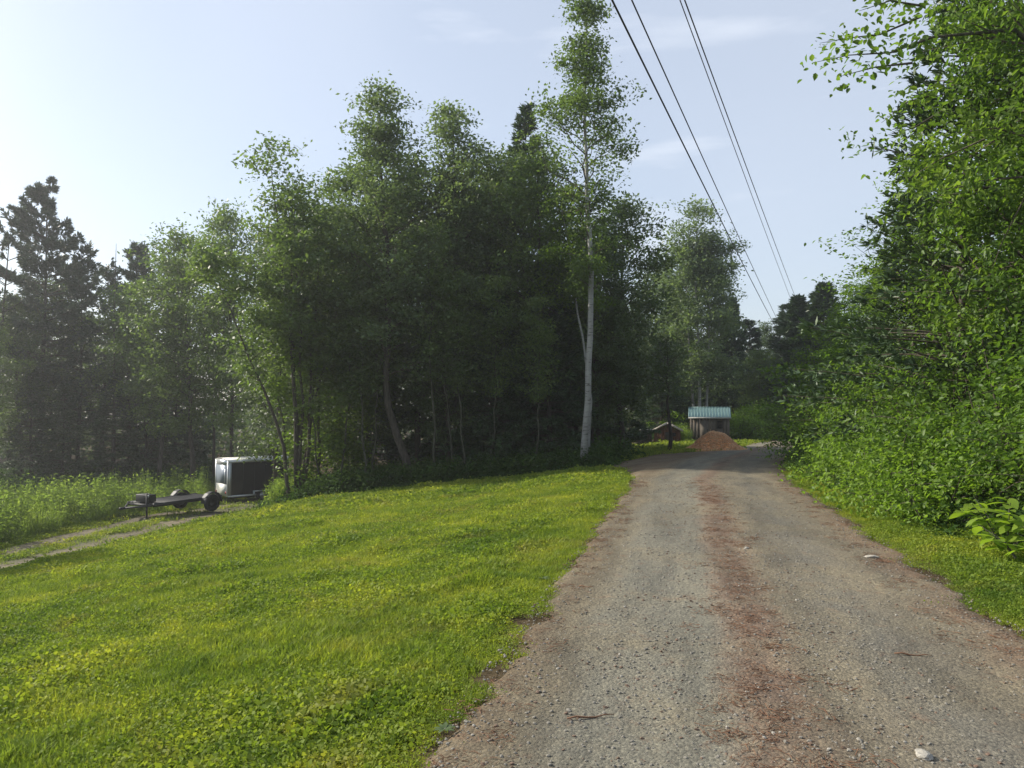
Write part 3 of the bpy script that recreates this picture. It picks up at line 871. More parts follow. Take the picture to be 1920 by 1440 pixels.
bank(ms_r1, 8.0, 11.4, 'broad alder between the two nearest tall alders', 1.0, 1.3, 3.6)
G2 = 'bushes at the foot of the right bank'
spots = [('a', 7.2, 10.6, 1.0, 'big alder bush at the right edge above the bright broad-leaved plant'), ('b', 6.8, 11.8, .9, 'alder bush at the foot of the nearest alder'),
         ('a', 7.7, 13.2, 1.0, 'alder bush at the foot of the second alder'), ('b', 7.9, 15.0, 1.05, 'alder bush below the dark hemlock'),
         ('a', 8.8, 16.6, .95, 'tall alder bush halfway along the foot of the bank'), ('b', 8.9, 18.4, 1.1, 'alder bush below the feathery hemlock'),
         ('a', 9.9, 20.4, .9, 'alder bush below the round alder'), ('b', 9.8, 22.8, 1.25, 'alder bush at the shaded bend of the road'),
         ('a', 10.2, 24.6, 1.1, 'alder bush just past the shaded bend'), ('b', 12.0, 27.5, 1.2, 'alder bush beyond the bend of the road'),
         ('a', 15.2, 31.5, 1.0, 'alder bush where the hedge hides the road'), ('a', 9.6, 12.4, 1.25, 'alder bush set back behind the front row'),
         ('a', 10.8, 16.0, 1.3, 'alder bush set back below the hemlocks'), ('b', 6.9, 9.2, .8, 'alder bush leaning in at the right edge'),
         ('a', 17.8, 36, 1.2, 'alder bush farthest along the right side of the road'), ('a', 12.6, 20.5, 1.4, 'alder bush set back behind the round alder')]
for i, (k, x, y, s, lb) in enumerate(spots):
    plant_shrub(SH[k], 'alder_bush', x, y, lb, G2, s, i * 1.7)
low = [('c', 5.9, 11.2, .85), ('c', 6.5, 12.8, .9), ('d', 6.3, 12.0, .8), ('c', 6.9, 14.2, .8), ('c', 7.1, 15.6, .9), ('d', 7.5, 16.6, .9), ('c', 7.7, 17.6, .8),
       ('c', 8.3, 19.2, .9), ('d', 8.8, 20.6, 1.0), ('d', 9.2, 22.0, 1.2), ('c', 6.4, 9.9, .8), ('d', 9.9, 23.8, 1.2)]
low += [('c', 5.75, 10.4, .75), ('c', 6.1, 11.6, .8), ('c', 6.75, 13.5, .75), ('c', 7.3, 16.1, .8), ('c', 8.05, 18.4, .85), ('d', 8.55, 19.9, .9)]
for i, (k, x, y, s) in enumerate(low):
    w = ['just past the bright plant', 'below the second alder', 'low and dull beside the verge', 'under the second alder bush', 'in front of the hemlock foot', 'dull, on the middle of the verge',
         'leaning over the middle of the verge', 'near the far end of the verge', 'dull, near the shadow edge', 'round and dark at the shaded bend', 'nearest to the camera on the right', 'dark, past the shaded bend',
         'small, in front of the nearest low bush', 'between the two nearest low bushes', 'below the gap after the second alder', 'small, before the middle of the verge', 'small, past the middle of the verge', 'small, between the last two bright ones'][i]
    plant_shrub(SH[k], 'low_bush', x, y, ('bright low bush ' if k == 'c' else 'low bush ') + w, 'low bushes along the right verge', s, i * 2.1)

for i, (a_, d_, s_, w_) in enumerate(((1385, 49, 1.5, 'just right of the shed'), (1415, 51, 1.6, 'second right of the shed'), (1448, 52, 1.9, 'third right of the shed'), (1480, 54, 2.1, 'farthest right on the bank behind the road'), (1275, 49, 1.3, 'in the gap left of the shed'))):
    plant_shrub(SH['c'], 'low_bush', px(a_, d_), d_, 'bright green bush ' + w_, 'bright bushes round the shed', s_, i * 1.3)
# overhanging branch with big separate leaves, top right
def add_leafy_branch(label, p0, p1, n, seed, parent_name='leafy_branch'):
    pass
rng = np.random.default_rng(77)
mb = MB(); cen = []
x0, y0 = 8.5, 12.8
ovh_pts = []
def ovh(pix, d, seed, r0=.018):
    pts = [Vector((px(a, d + k * .0), d, zat(b, d))) for k, (a, b) in enumerate(pix)]
    ovh_pts.append((pts, [r0 * (1 - .85 * k / (len(pts) - 1)) for k in range(len(pts))]))
    for i in range(len(pts) - 1):
        for t in np.linspace(0, 1, 7):
            p = pts[i].lerp(pts[i + 1], t)
            for s in range(5):
                c = np.array(p) + rng.normal(size=3) * np.array([.10, .18, .10]); cen.append(c)
ovh([(1760, 60), (1680, 90), (1600, 95), (1530, 110)], 10.6, 1)
ovh([(1740, 20), (1660, 55), (1600, 62), (1545, 72)], 10.9, 2)
ovh([(1720, 110), (1650, 118), (1585, 135)], 10.4, 3)
ovh([(1760, 170), (1710, 185), (1660, 225)], 10.8, 4)
ovh([(1780, 200), (1720, 235), (1665, 250)], 11.0, 5)
ovh([(1740, 0), (1680, -10), (1620, 10)], 10.6, 6)
cen = np.array(cen)
v, q = leaf_cloud(rng, cen, .105, .6, True, .7, aspect=.62)
root = add('alder_tree', None, loc=(x0 + .5, y0 - .8, height(x0, y0)), label='slender alder whose thin branches reach left into the sky, top right', category='tree', group='trees on the right bank')
Ti = Matrix.Translation(-Vector(root.location))
me = np_mesh('overhang_crown', v, q, None, [M['alder']])
me.transform(Ti); add('crown', me, root)
for pts, rr_ in ovh_pts:
    MB().tube([p - Vector(root.location) for p in pts], rr_, 5, False).obj('branch', M['twig'], root, smooth=True)
t = MB(); t.tube([(0, 0, -.3), (-.1, -.2, 3), (-.5, -.7, 6), (-1.6 + .1, -1.2, 7.4)], [.09, .07, .05, .03], 7)
t.tube([(-.5, -.7, 6), (-1.9, -1.3, 6.7), (px(1760, 10.6) - root.location.x, 10.6 - root.location.y, zat(60, 10.6) - root.location.z)], [.04, .03, .018], 6)
t.obj('trunk', M['bark_green'], root, smooth=True)

# bright broad-leaved plant at the right edge, leaves one by one
def blade_mesh(name, L, W, mat, n=6):
    vs, qs = [], []
    for k in range(n + 1):
        s = k / n; w = W * math.sin(PI * (s * .93 + .05)) ** .8 * .5; z = -.35 * L * s * s
        vs += [(L * s, -w, z + .10 * w), (L * s, 0, z - .04 * L * 0), (L * s, w, z + .10 * w)]
    for k in range(n):
        a = k * 3
        qs += [(a, a + 3, a + 4, a + 1), (a + 1, a + 4, a + 5, a + 2)]
    return np_mesh(name, vs, qs, None, [mat], True)
M['lime'] = leaf_mat('lime_leaves', (.13, .22, .025), (.20, .30, .035), (.26, .36, .05), trans=.5, patch=1.2)
big_leaf = blade_mesh('broad_leaf', .20, .11, M['lime'])
rng = np.random.default_rng(9)
for (x, y, n, lb, hh) in ((5.35, 8.35, 80, 'bright yellow-green broad-leaved plant at the right edge of the verge', .62), (5.15, 7.75, 44, 'smaller bright broad-leaved plant, lowest at the right edge', .38)):
    root = add('broad_leaved_plant', None, loc=(x, y, height(x, y)), label=lb, category='plant')
    smb = MB(); spots_ = []
    for k in range(8):
        az = k * 2.4; tip = Vector((math.cos(az) * .42, math.sin(az) * .42, hh * rng.uniform(.6, 1)))
        smb.tube([(0, 0, -.05), tip * .55 + Vector((0, 0, .05)), tip], [.008, .006, .003], 5, False); spots_.append(tip)
    smb.obj('stem', M['bark_green'], root, smooth=True)
    for k in range(n):
        tip = spots_[k % 8] * rng.uniform(.45, 1.0)
        o = add('leaf', big_leaf, root, loc=tip, rot=(rng.uniform(-.4, .4), rng.uniform(-.6, .3), rng.uniform(0, 6.28)))
        s = rng.uniform(.65, 1.15); o.scale = (s, s, s)

# ------------------------------------------------------------------ scattering by geometry nodes
def scatter(name, pts, rots, scls, idxs, srcs, kind='stuff', **props):
    col = bpy.data.collections.new(name + '_source')
    for k, me in enumerate(srcs):
        o = bpy.data.objects.new('%s_source_%02d' % (name, k), me); col.objects.link(o)
    me = bpy.data.meshes.new(name)
    P = np.asarray(pts, dtype=np.float32)
    me.vertices.add(len(P)); me.vertices.foreach_set('co', P.ravel())
    a = me.attributes.new('rot', 'FLOAT_VECTOR', 'POINT'); a.data.foreach_set('vector', np.asarray(rots, dtype=np.float32).ravel())
    a = me.attributes.new('scl', 'FLOAT', 'POINT'); a.data.foreach_set('value', np.asarray(scls, dtype=np.float32))
    a = me.attributes.new('idx', 'INT', 'POINT'); a.data.foreach_set('value', np.asarray(idxs, dtype=np.int32))
    o = add(name, me, kind=kind, **props)
    ng = bpy.data.node_groups.new(name, 'GeometryNodeTree')
    ng.interface.new_socket('Geometry', in_out='INPUT', socket_type='NodeSocketGeometry')
    ng.interface.new_socket('Geometry', in_out='OUTPUT', socket_type='NodeSocketGeometry')
    N, L = ng.nodes, ng.links
    gi, go = N.new('NodeGroupInput'), N.new('NodeGroupOutput')
    ci = N.new('GeometryNodeCollectionInfo'); ci.inputs['Collection'].default_value = col
    ci.inputs['Separate Children'].default_value = True; ci.inputs['Reset Children'].default_value = True
    ip = N.new('GeometryNodeInstanceOnPoints'); ip.inputs['Pick Instance'].default_value = True
    def na(nm, t):
        x = N.new('GeometryNodeInputNamedAttribute'); x.data_type = t; x.inputs[0].default_value = nm; return x.outputs[0]
    L.new(gi.outputs[0], ip.inputs['Points']); L.new(ci.outputs[0], ip.inputs['Instance'])
    L.new(na('idx', 'INT'), ip.inputs['Instance Index'])
    e = N.new('FunctionNodeEulerToRotation'); L.new(na('rot', 'FLOAT_VECTOR'), e.inputs[0]); L.new(e.outputs[0], ip.inputs['Rotation'])
    L.new(na('scl', 'FLOAT'), ip.inputs['Scale'])
    L.new(ip.outputs[0], go.inputs[0])
    md = o.modifiers.new('scatter', 'NODES'); md.node_group = ng
    return o

def grass_tuft(name, seed, blades, h, spread, w, mat, lean=.5):
    rng = np.random.default_rng(seed); v, t = [], []
    for k in range(blades):
        a = rng.uniform(0, 6.28); r = spread * math.sqrt(rng.uniform())
        b = np.array([math.cos(a) * r, math.sin(a) * r, -.005])
        a2 = rng.uniform(0, 6.28); hh = h * rng.uniform(.45, 1.1); ln = hh * lean * rng.uniform(.2, 1.3)
        d = np.array([math.cos(a2), math.sin(a2), 0]); s = np.array([-d[1], d[0], 0]) * w * rng.uniform(.7, 1.2)
        i = len(v)
        mid = b + d * ln * .35 + [0, 0, hh * .62]
        v += [b - s, b + s, mid + s * .8, mid - s * .8, b + d * ln + [0, 0, hh]]
        t += [(i, i + 1, i + 2), (i, i + 2, i + 3), (i + 3, i + 2, i + 4)]
    return np_mesh(name, v, None, t, [mat])

def clover(name, seed, n, h, spread, sz, mat):
    rng = np.random.default_rng(seed)
    a = rng.uniform(0, 6.28, n); r = spread * np.sqrt(rng.uniform(0, 1, n))
    c = np.stack([np.cos(a) * r, np.sin(a) * r, h * rng.uniform(.3, 1, n)], axis=1)
    v, q = leaf_cloud(rng, c, sz, .7, False, -.2, aspect=.75, jit=.5)
    return np_mesh(name, v, q, None, [mat])

gt_far = clover('clover_far', 8, 26, .08, .16, .045, M['grass'])
gt = [grass_tuft('tuft_a', 1, 34, .058, .07, .0028, M['grass'], .7), grass_tuft('tuft_b', 2, 30, .08, .07, .003, M['grass'], .8),
      clover('clover_a', 3, 44, .05, .10, .015, M['grass']), clover('clover_b', 4, 36, .06, .11, .020, M['grass']),
      grass_tuft('tuft_c', 5, 30, .055, .09, .0026, M['grass'], .9),
      grass_tuft('tuft_far', 6, 26, .085, .16, .006, M['grass'], .8), gt_far]
rng = np.random.default_rng(33)

def lawn_ok(x, y):
    u = (line_left(y) - x)
    if in_road(x, y, -.02): return False
    return True
P, RT, SC, IX = [], [], [], []
def strew(n, yr, xf, far=False, fade=None, scale=(.7, 1.3)):
    k = 0
    ymin, ymax = yr
    while k < n:
        k += 1
        y = ymin + (ymax - ymin) * rng.uniform()
        x0_, x1_ = xf(y); x = rng.uniform(x0_, x1_)
        if abs(x) > y * .70 + 1.2: continue
        e1 = LX(y) - x; e2 = x - RX(y)
        e = e1 if e1 > -.6 else e2
        if max(e1, e2) < -.35: continue
        if max(e1, e2) < .35:          # ragged edge of the road
            nn = mnoise.noise(Vector((x * 1.3, y * 1.3, 7))) + .5 * mnoise.noise(Vector((x * 4, y * 4, 2)))
            if max(e1, e2) < -nn * .34 - .03 and rng.uniform() < .93: continue
        if in_track(x, y) and rng.uniform() < (.975 if .40 < abs(x - TX(y)) < 1.35 else .55): continue
        dens = mnoise.noise(Vector((x * .9, y * .9, 11)))
        if rng.uniform() < .25 - dens * .3 and not far: continue
        cl = mnoise.noise(Vector((x * .6, y * .6, 21)))
        P.append((x, y, height(x, y)));
        sl = .12
        RT.append((rng.uniform(-.12, .12), rng.uniform(-.12, .12), rng.uniform(0, 6.28)))
        edge = (.55 if max(e1, e2) > 0 else .38) if max(e1, e2) < .22 else 1.0
        big = 1 + 1.1 * max(0, mnoise.noise(Vector((x * 1.7, y * 1.7, 5))))
        SC.append(rng.uniform(*scale) * edge * big)
        if far: IX.append(int(rng.choice([5, 5, 6])))
        else: IX.append(int(rng.choice([2, 3], p=[.6, .4])) if cl + rng.normal() * .30 > .08 else int(rng.choice([0, 1, 4], p=[.4, .25, .35])))
strew(26000, (2.6, 6.0), lambda y: (-.72 * y - 1.0, RX(y) + 2))
strew(48000, (6.0, 11.0), lambda y: (-.70 * y - .6, RX(y) + 1.8))
strew(42000, (11.0, 18.0), lambda y: (max(-.70 * y, line_left(y) - 23), RX(y) + 1.6), scale=(.9, 1.5))
strew(30000, (18.0, 28.0), lambda y: (max(-.70 * y, line_left(y) - 23), RX(y) + 1.4), True)
strew(6000, (28.0, 46.0), lambda y: (max(-.70 * y, line_left(y) - 26), RX(y) + 2.5), True, scale=(1, 1.8))
scatter('lawn_grass', P, RT, SC, IX, gt, label='bright yellow-green lawn of grass and clover beside the road', category='grass')
print('grass', len(P))

# weeds and undergrowth
def weed(name, seed, h, n, sz, mat):
    rng = np.random.default_rng(seed); mb = MB(); c = []
    for k in range(6):
        az = rng.uniform(0, 6.28); r = rng.uniform(.05, .3); hh = h * rng.uniform(.6, 1.05)
        b = np.array([math.cos(az) * r, math.sin(az) * r, 0]); tip = b * 1.3 + [0, 0, hh]
        mb.tube([b, tip], [.006, .003], 3, False)
        m = n // 6
        tt = rng.uniform(.05, 1, m)
        c.append(b + (tip - b) * tt[:, None] + rng.normal(size=(m, 3)) * (.10 * (1.15 - tt))[:, None])
    v, q = leaf_cloud(rng, np.concatenate(c), sz, .4, False, .1, aspect=.38)
    V = np.concatenate([np.array(mb.v), v]); Q = np.concatenate([np.array(mb.q), q + len(mb.v)])
    return np_mesh(name, V, Q, None, [mat])
wt = [weed('weed_a', 1, 1.15, 130, .11, M['weed']), weed('weed_b', 2, .85, 140, .10, M['weed']), weed('weed_c', 3, 1.5, 120, .11, M['weed']),
      grass_tuft('weed_grass', 4, 40, .8, .18, .007, M['weed'], .45)]
P2, R2, S2, I2 = [], [], [], []
rng = np.random.default_rng(44)
def weeds(n, fx, fy, sc=(.7, 1.15), ix=(0, 1, 3, 3), thr=-.35):
    for k in range(n):
        y = rng.uniform(*fy); x = rng.uniform(*fx(y))
        if in_road(x, y, .15) or in_track(x, y): continue
        if mnoise.noise(Vector((x * .45, y * .45, 4))) < thr: continue
        if (x + 12.5) ** 2 / 6.5 + (y - 29.3) ** 2 / 6 < 1 or (x + 12.3) ** 2 / 8 + (y - 38) ** 2 / 8 < 1: continue
        P2.append((x, y, height(x, y) - .02)); R2.append((rng.uniform(-.15, .15), rng.uniform(-.15, .15), rng.uniform(0, 6.28)))
        S2.append(rng.uniform(*sc)); I2.append(int(rng.choice(ix)))
weeds(2600, lambda y: (TX(y) - 9, TX(y) - 1.9), (12, 40), ix=(0, 1, 3, 3, 2))
weeds(420, lambda y: (-15.5, -11.5), (40, 43.5), (.6, 1.0))
weeds(60, lambda y: (TX(y) - 2.6, TX(y) - 1.7), (14, 30), (.3, .55), (3, 3, 1))
weeds(420, lambda y: (px(520, y), px(590, y)), (26.5, 32), (.7, 1.3))     # leafy corner right of the black trailer
weeds(500, lambda y: (px(1370, y), px(1500, y)), (50, 60), (.9, 1.5), (0, 1, 2))
weeds(160, lambda y: (px(1262, y), px(1290, y)), (44, 50), (.7, 1.1))
scatter('tall_weeds', P2, R2, S2, I2, wt, label='tall pale weeds and long grass beyond the dirt track', category='weeds')

def undergrow(name, seed, h, n, r, sz, mat):
    rng = np.random.default_rng(seed)
    c = rng.normal(size=(n, 3)) * np.array([r, r, 0]); c[:, 2] = h * rng.uniform(.05, 1, n) * np.exp(-(c[:, 0] ** 2 + c[:, 1] ** 2) / (2.5 * r * r))
    v, q = leaf_cloud(rng, c, sz, .7, False, .2, aspect=.6)
    return np_mesh(name, v, q, None, [mat])
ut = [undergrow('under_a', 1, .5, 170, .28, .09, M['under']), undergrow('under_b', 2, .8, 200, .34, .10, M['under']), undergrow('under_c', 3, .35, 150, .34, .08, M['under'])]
P3, R3, S3, I3 = [], [], [], []
rng = np.random.default_rng(45)
def under(n, fx, fy, sc=(.7, 1.3)):
    for k in range(n):
        y = rng.uniform(*fy); x = rng.uniform(*fx(y))
        if in_road(x, y, .1) or in_track(x, y): continue
        P3.append((x, y, height(x, y) - .02)); R3.append((0, 0, rng.uniform(0, 6.28))); S3.append(rng.uniform(*sc)); I3.append(int(rng.integers(0, 3)))
def front(y): return (px(560, y), px(1130, y))
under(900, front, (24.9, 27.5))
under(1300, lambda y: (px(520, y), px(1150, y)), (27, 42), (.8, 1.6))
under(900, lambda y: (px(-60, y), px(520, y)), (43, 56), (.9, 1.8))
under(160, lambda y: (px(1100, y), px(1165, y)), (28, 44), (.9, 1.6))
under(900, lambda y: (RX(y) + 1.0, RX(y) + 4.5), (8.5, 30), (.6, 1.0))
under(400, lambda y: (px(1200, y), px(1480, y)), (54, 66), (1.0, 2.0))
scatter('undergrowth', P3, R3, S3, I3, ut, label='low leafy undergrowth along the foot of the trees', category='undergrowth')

# ------------------------------------------------------------------ gravel on the road
def pebble(name, seed, mat):
    rng = np.random.default_rng(seed)
    bm = bmesh.new(); bmesh.ops.create_icosphere(bm, subdivisions=1, radius=1)
    for v in bm.verts: v.co *= rng.uniform(.7, 1.15); v.co.z *= .6
    me = bpy.data.meshes.new(name); bm.to_mesh(me); bm.free(); me.materials.append(mat); return me
M['st1'] = plain_mat('grey_stone', (.20, .185, .155), .9, var=.3)
M['st2'] = plain_mat('pale_stone', (.31, .29, .25), .9, var=.3)
M['st3'] = plain_mat('brown_stone', (.15, .10, .07), .9, var=.3)
M['needle'] = plain_mat('fallen_needles', (.17, .085, .045), .9, var=.3)
def litter(name, seed):
    rng = np.random.default_rng(seed); mb = MB()
    for k in range(16):
        a = rng.uniform(0, 6.28); c = rng.normal(size=2) * .05; l = rng.uniform(.012, .03)
        d = np.array([math.cos(a), math.sin(a)]) * l
        mb.tube([(c[0] - d[0], c[1] - d[1], .004), (c[0] + d[0], c[1] + d[1], .009)], .0016, 3, False)
    return mb.mesh(name, M['needle'])
srcs = [pebble('pebble_a', 1, M['st1']), pebble('pebble_b', 2, M['st1']), pebble('pebble_c', 3, M['st2']), pebble('pebble_d', 4, M['st3']), litter('litter_a', 5), litter('litter_b', 6)]
P4, R4, S4, I4 = [], [], [], []
rng = np.random.default_rng(46)
def road_z(x, y):
    a, b, m0 = LX(y), RX(y), LM(y); t = (x - a) / (b - a); tt = (x - m0) / (b - m0)
    rut = -.018 * (math.exp(-((tt - .27) / .1) ** 2) + math.exp(-((tt - .74) / .12) ** 2))
    return height(x, y) + .022 + .045 * (1 - (2 * t - 1) ** 2) + rut
for k in range(30000):
    y = 2.8 + 15 * rng.uniform() ** 1.6; t = rng.uniform(-.02, 1.02); x = LX(y) + (RX(y) - LX(y)) * t
    if x > y * .72 + .5: continue
    edge = min(abs(t - .02), abs(t - .98), abs(t - .27) * 1.0, abs(t - .56) * .9)
    if rng.uniform() < min(.85, edge * 4): continue
    cen_ = math.exp(-((t - .46) / .06) ** 2)
    z = road_z(min(max(x, LX(y) + .02), RX(y) - .02), y)
    s = .0035 + .010 * rng.uniform() ** 3.5
    i = int(rng.choice([0, 1, 2, 3], p=[.44, .32, .05, .19]))
    P4.append((x, y, z + s * .2)); R4.append((rng.uniform(0, .4), rng.uniform(0, .4), rng.uniform(0, 6.28))); S4.append(s); I4.append(i)
for k in range(450):
    y = 2.8 + 14 * rng.uniform() ** 1.5; t = rng.normal(.455, .05) if rng.uniform() < .6 else (rng.uniform(.0, .1) if rng.uniform() < .5 else rng.uniform(.82, 1.0))
    x = LX(y) + (RX(y) - LX(y)) * t
    P4.append((x, y, road_z(x, y) + .002)); R4.append((0, 0, rng.uniform(0, 6.28))); S4.append(rng.uniform(.6, 1.2)); I4.append(int(rng.integers(4, 6)))
scatter('road_gravel', P4, R4, S4, I4, srcs, label='loose grey gravel and fallen brown needles on the road', category='gravel')

# single stones and sticks one can pick out
def stone(pxx, pyy, size, label, mat='st2', seed=0):
    d = (EYE - .0) * F / (pyy - 762); x = px(pxx, d); z = road_z(x, d) if in_road(x, d) else height(x, d)
    rng = np.random.default_rng(seed + 900)
    bm = bmesh.new(); bmesh.ops.create_icosphere(bm, subdivisions=3, radius=1)
    for v in bm.verts:
        n = v.co.normalized(); k = 1 + .28 * mnoise.noise(n * 1.4 + Vector((seed, 0, 0))) + .08 * mnoise.noise(n * 4)
        v.co = n * k; v.co.x *= 1.0; v.co.y *= .62; v.co.z *= .32
    me = bpy.data.meshes.new('stone'); bm.to_mesh(me); bm.free(); me.materials.append(M[mat])
    o = add('stone', me, loc=(x, d, z + size * .12), rot=(.05, .1, seed * 1.3), label=label, category='stone'); o.scale = (size,) * 3
stone(1722, 1432, .055, 'flat pale stone at the bottom edge of the road', 'st2', 1)
stone(1630, 1050, .065, 'flat pale stone on the right side of the road, near the verge', 'st2', 2)
stone(1397, 1038, .035, 'small white stone in the middle of the road', 'st2', 3)
stone(1065, 1340, .018, 'dark small stone on the left wheel track', 'st1', 4)
def stick(p0, p1, label):
    mb = MB(); pts = []
    for k in range(6):
        t = k / 5; a = p0[0] + (p1[0] - p0[0]) * t; b = p0[1] + (p1[1] - p0[1]) * t
        d = EYE * F / (b - 762); x = px(a, d)
        pts.append((x, d, (road_z(x, d) if in_road(x, d) else height(x, d)) + .008 + .006 * math.sin(t * 9)))
    o0 = Vector(pts[0]); mb.tube([Vector(p) - o0 for p in pts], [.004, .005, .005, .004, .003, .002], 5)
    mb.obj('stick', M['needle'], smooth=True, loc=o0, label=label, category='stick')
stick((1062, 1358), (1150, 1350), 'thin reddish stick lying on the near left part of the road')
stick((1085, 1105), (1112, 1108), 'short pale stick on the left edge of the road')
stick((1670, 1235), (1740, 1238), 'thin twig on the right wheel track of the road')
rng = np.random.default_rng(8)
M['plantain'] = leaf_mat('plantain_leaves', (.05, .08, .03), (.09, .13, .05), (.14, .18, .07), trans=.2)
pl = blade_mesh('plantain_leaf', .055, .022, M['plantain'])
for (pxx, pyy, lb) in ((835, 1368, 'grey-green rosette of flat leaves where the lawn meets the road, nearest the camera'), (1020, 1082, 'small leafy rosette on the left edge of the road, farther off')):
    d = EYE * F / (pyy - 762); x = px(pxx, d)
    root = add('rosette_plant', None, loc=(x, d, height(x, d) + .02), label=lb, category='plant')
    for k in range(9):
        o = add('leaf', pl, root, loc=(0, 0, .01), rot=(0, -.35 - rng.uniform(0, .3), k * .7 + rng.uniform(0, .3))); o.scale = (1.0, 1.0, 1.0)

# ------------------------------------------------------------------ shed with blue-green metal roof
M['board'] = bark_mat('weathered_board', (.075, .062, .050), (.17, .145, .12), 6, 1.2, .3)
M['roof'] = plain_mat('teal_metal_roof', (.26, .40, .38), .5, .2, .15, 6)
M['black'] = plain_mat('black_opening', (.02, .02, .02), .9)
M['trimw'] = plain_mat('grey_trim', (.30, .30, .28), .7)
sx0, sx1, sy = px(1293, 47), px(1365, 47), 47.0
W = sx1 - sx0; zb = height((sx0 + sx1) / 2, sy); wall_h = zat(782, sy) - zb; ridge = zat(764, sy + .9) - zb
shed = add('shed', None, loc=(sx0, sy, zb), rot=(0, 0, -R(14)), label='small wooden shed with a blue-green metal roof at the end of the road', category='shed')
nb = 12
b_me = MB().box((0, 0, -.2), (W / nb - .02, .028, wall_h)).mesh('board', M['board'])
for k in range(nb):
    if 8 <= k <= 9: continue
    add('board', b_me, shed, loc=(k * W / nb + .01, (k % 2) * .008, 0))
MB().box((8 * W / nb + .01, 0, -.2), (10 * W / nb - .01, .028, wall_h * .50)).box((8 * W / nb + .01, 0, wall_h * .84), (10 * W / nb - .01, .028, wall_h)).obj('board', M['board'], shed)
wi = MB().box((8 * W / nb, .05, wall_h * .48), (10 * W / nb, .06, wall_h * .86)).obj('window', M['black'], shed)
fr = MB()
for a, b in (((8 * W / nb - .03, -.02, wall_h * .48), (8 * W / nb + .02, .03, wall_h * .88)), ((10 * W / nb - .02, -.02, wall_h * .48), (10 * W / nb + .03, .03, wall_h * .88)),
             ((8 * W / nb + .022, -.018, wall_h * .46), (10 * W / nb - .022, .028, wall_h * .50)), ((8 * W / nb + .022, -.018, wall_h * .85), (10 * W / nb - .022, .028, wall_h * .88))): fr.box(a, b)
fr.obj('window_frame', M['board'], wi)
MB().box((.02, .05, -.2), (W - .02, 1.78, wall_h - .02)).obj('inner_wall', M['board'], shed)
dr = MB().box((W * .26, -.022, -.1), (W * .27 + .5, -.002, wall_h * .86)).obj('door', M['board'], shed)
MB().box((W * .27 + .40, -.045, wall_h * .42), (W * .27 + .44, -.024, wall_h * .5)).obj('handle', M['black'], dr)
slope = math.atan2(ridge - wall_h, .9 + .12)
nr = 14; ww = (W + .16) / nr
rm = MB().box((0, 0, 0), (ww - .012, math.hypot(ridge - wall_h, 1.1), .012)); rm.box((0, 0, .0125), (.03, math.hypot(ridge - wall_h, 1.1), .035))
rme = rm.mesh('roof_panel', M['roof'])
for k in range(nr): add('roof_panel', rme, shed, loc=(-.08 + k * ww, -.14, wall_h - .02), rot=(slope, 0, 0))
for k in range(nr): add('roof_panel', rme, shed, loc=(-.08 + (k + 1) * ww, 1.94, wall_h - .02), rot=(slope, 0, PI))
MB().box((-.08, -.165, wall_h - .09), (W + .08, -.145, wall_h + .0)).obj('fascia', M['trimw'], shed)
MB().box((-.08, .86, ridge + .0), (W + .08, .98, ridge + .035)).obj('ridge_cap', M['roof'], shed)

# ------------------------------------------------------------------ brown hut
M['brownb'] = bark_mat('red_brown_board', (.095, .045, .030), (.17, .085, .055), 5, 1.2, .3)
hx0, hx1, hy = px(1226, 44), px(1275, 44), 44.0
W = hx1 - hx0; zb = height((hx0 + hx1) / 2, hy); wh = zat(806, hy) - zb; rz = zat(793, hy) - zb
hut = add('hut', None, loc=(hx0, hy, zb), rot=(0, 0, -R(12)), label='low red-brown wooden hut with a pale-edged gable roof left of the shed', category='hut')
nb = 9
for k in range(nb):
    xa, xb = k * W / nb, (k + 1) * W / nb - .015
    f = lambda x: wh + (rz - wh) * (1 - abs(x / W - .5) * 2)
    me = MB(); me.v = [(xa, 0, -.15), (xb, 0, -.15), (xb, .03, -.15), (xa, .03, -.15), (xa, 0, f(xa)), (xb, 0, f(xb)), (xb, .03, f(xb)), (xa, .03, f(xa))]
    me.q = [(0, 3, 2, 1), (4, 5, 6, 7), (0, 1, 5, 4), (1, 2, 6, 5), (2, 3, 7, 6), (3, 0, 4, 7)]
    me.obj('board', M['brownb'], hut)
MB().box((.02, .035, -.15), (W - .02, 1.5, wh - .02)).obj('side_wall', M['brownb'], hut)
L_ = math.hypot(W / 2 + .12, (rz - wh) * 1.25); an = math.atan2((rz - wh), W / 2)
for sgn in (0, 1):
    o = MB().box((-.12, -.12, 0), (W / 2 / math.cos(an) + .0, 1.6, .04)).obj('roof', plain_mat('hut_roof', (.10, .08, .065), .8), hut)
    o.location = (0, 0, wh + .01) if sgn == 0 else (W, 1.48, wh + .01)
    o.rotation_euler = (0, -an, 0) if sgn == 0 else (0, -an, PI)
    tm = MB().box((-.14, -.15, -.05), (W / 2 / math.cos(an), -.125, .045)).obj('roof_trim', plain_mat('pale_trim', (.42, .38, .33), .7), hut)
    tm.location = (0, 0, wh + .01) if sgn == 0 else (W, 0, wh + .01)
    if sgn: tm.scale = (-1, 1, 1); tm.rotation_euler = (0, an, 0)
    else: tm.rotation_euler = (0, -an, 0)
MB().box((W * .42, -.02, 0), (W * .42 + .38, -.003, wh * .85)).obj('door', M['bark'], hut)
MB().box((W * .68, -.02, wh * .5), (W * .68 + .2, -.003, wh * .78)).obj('window', M['black'], hut)
rx0, rx1 = px(1196, 44), px(1223, 44)
pen = add('pen', None, loc=(rx0, hy + .1, height(rx0, hy)), label='low dark wooden pen with a grey top rail against the left of the brown hut', category='pen')
Wp = rx1 - rx0; hp = zat(805, hy) - height(rx0, hy)
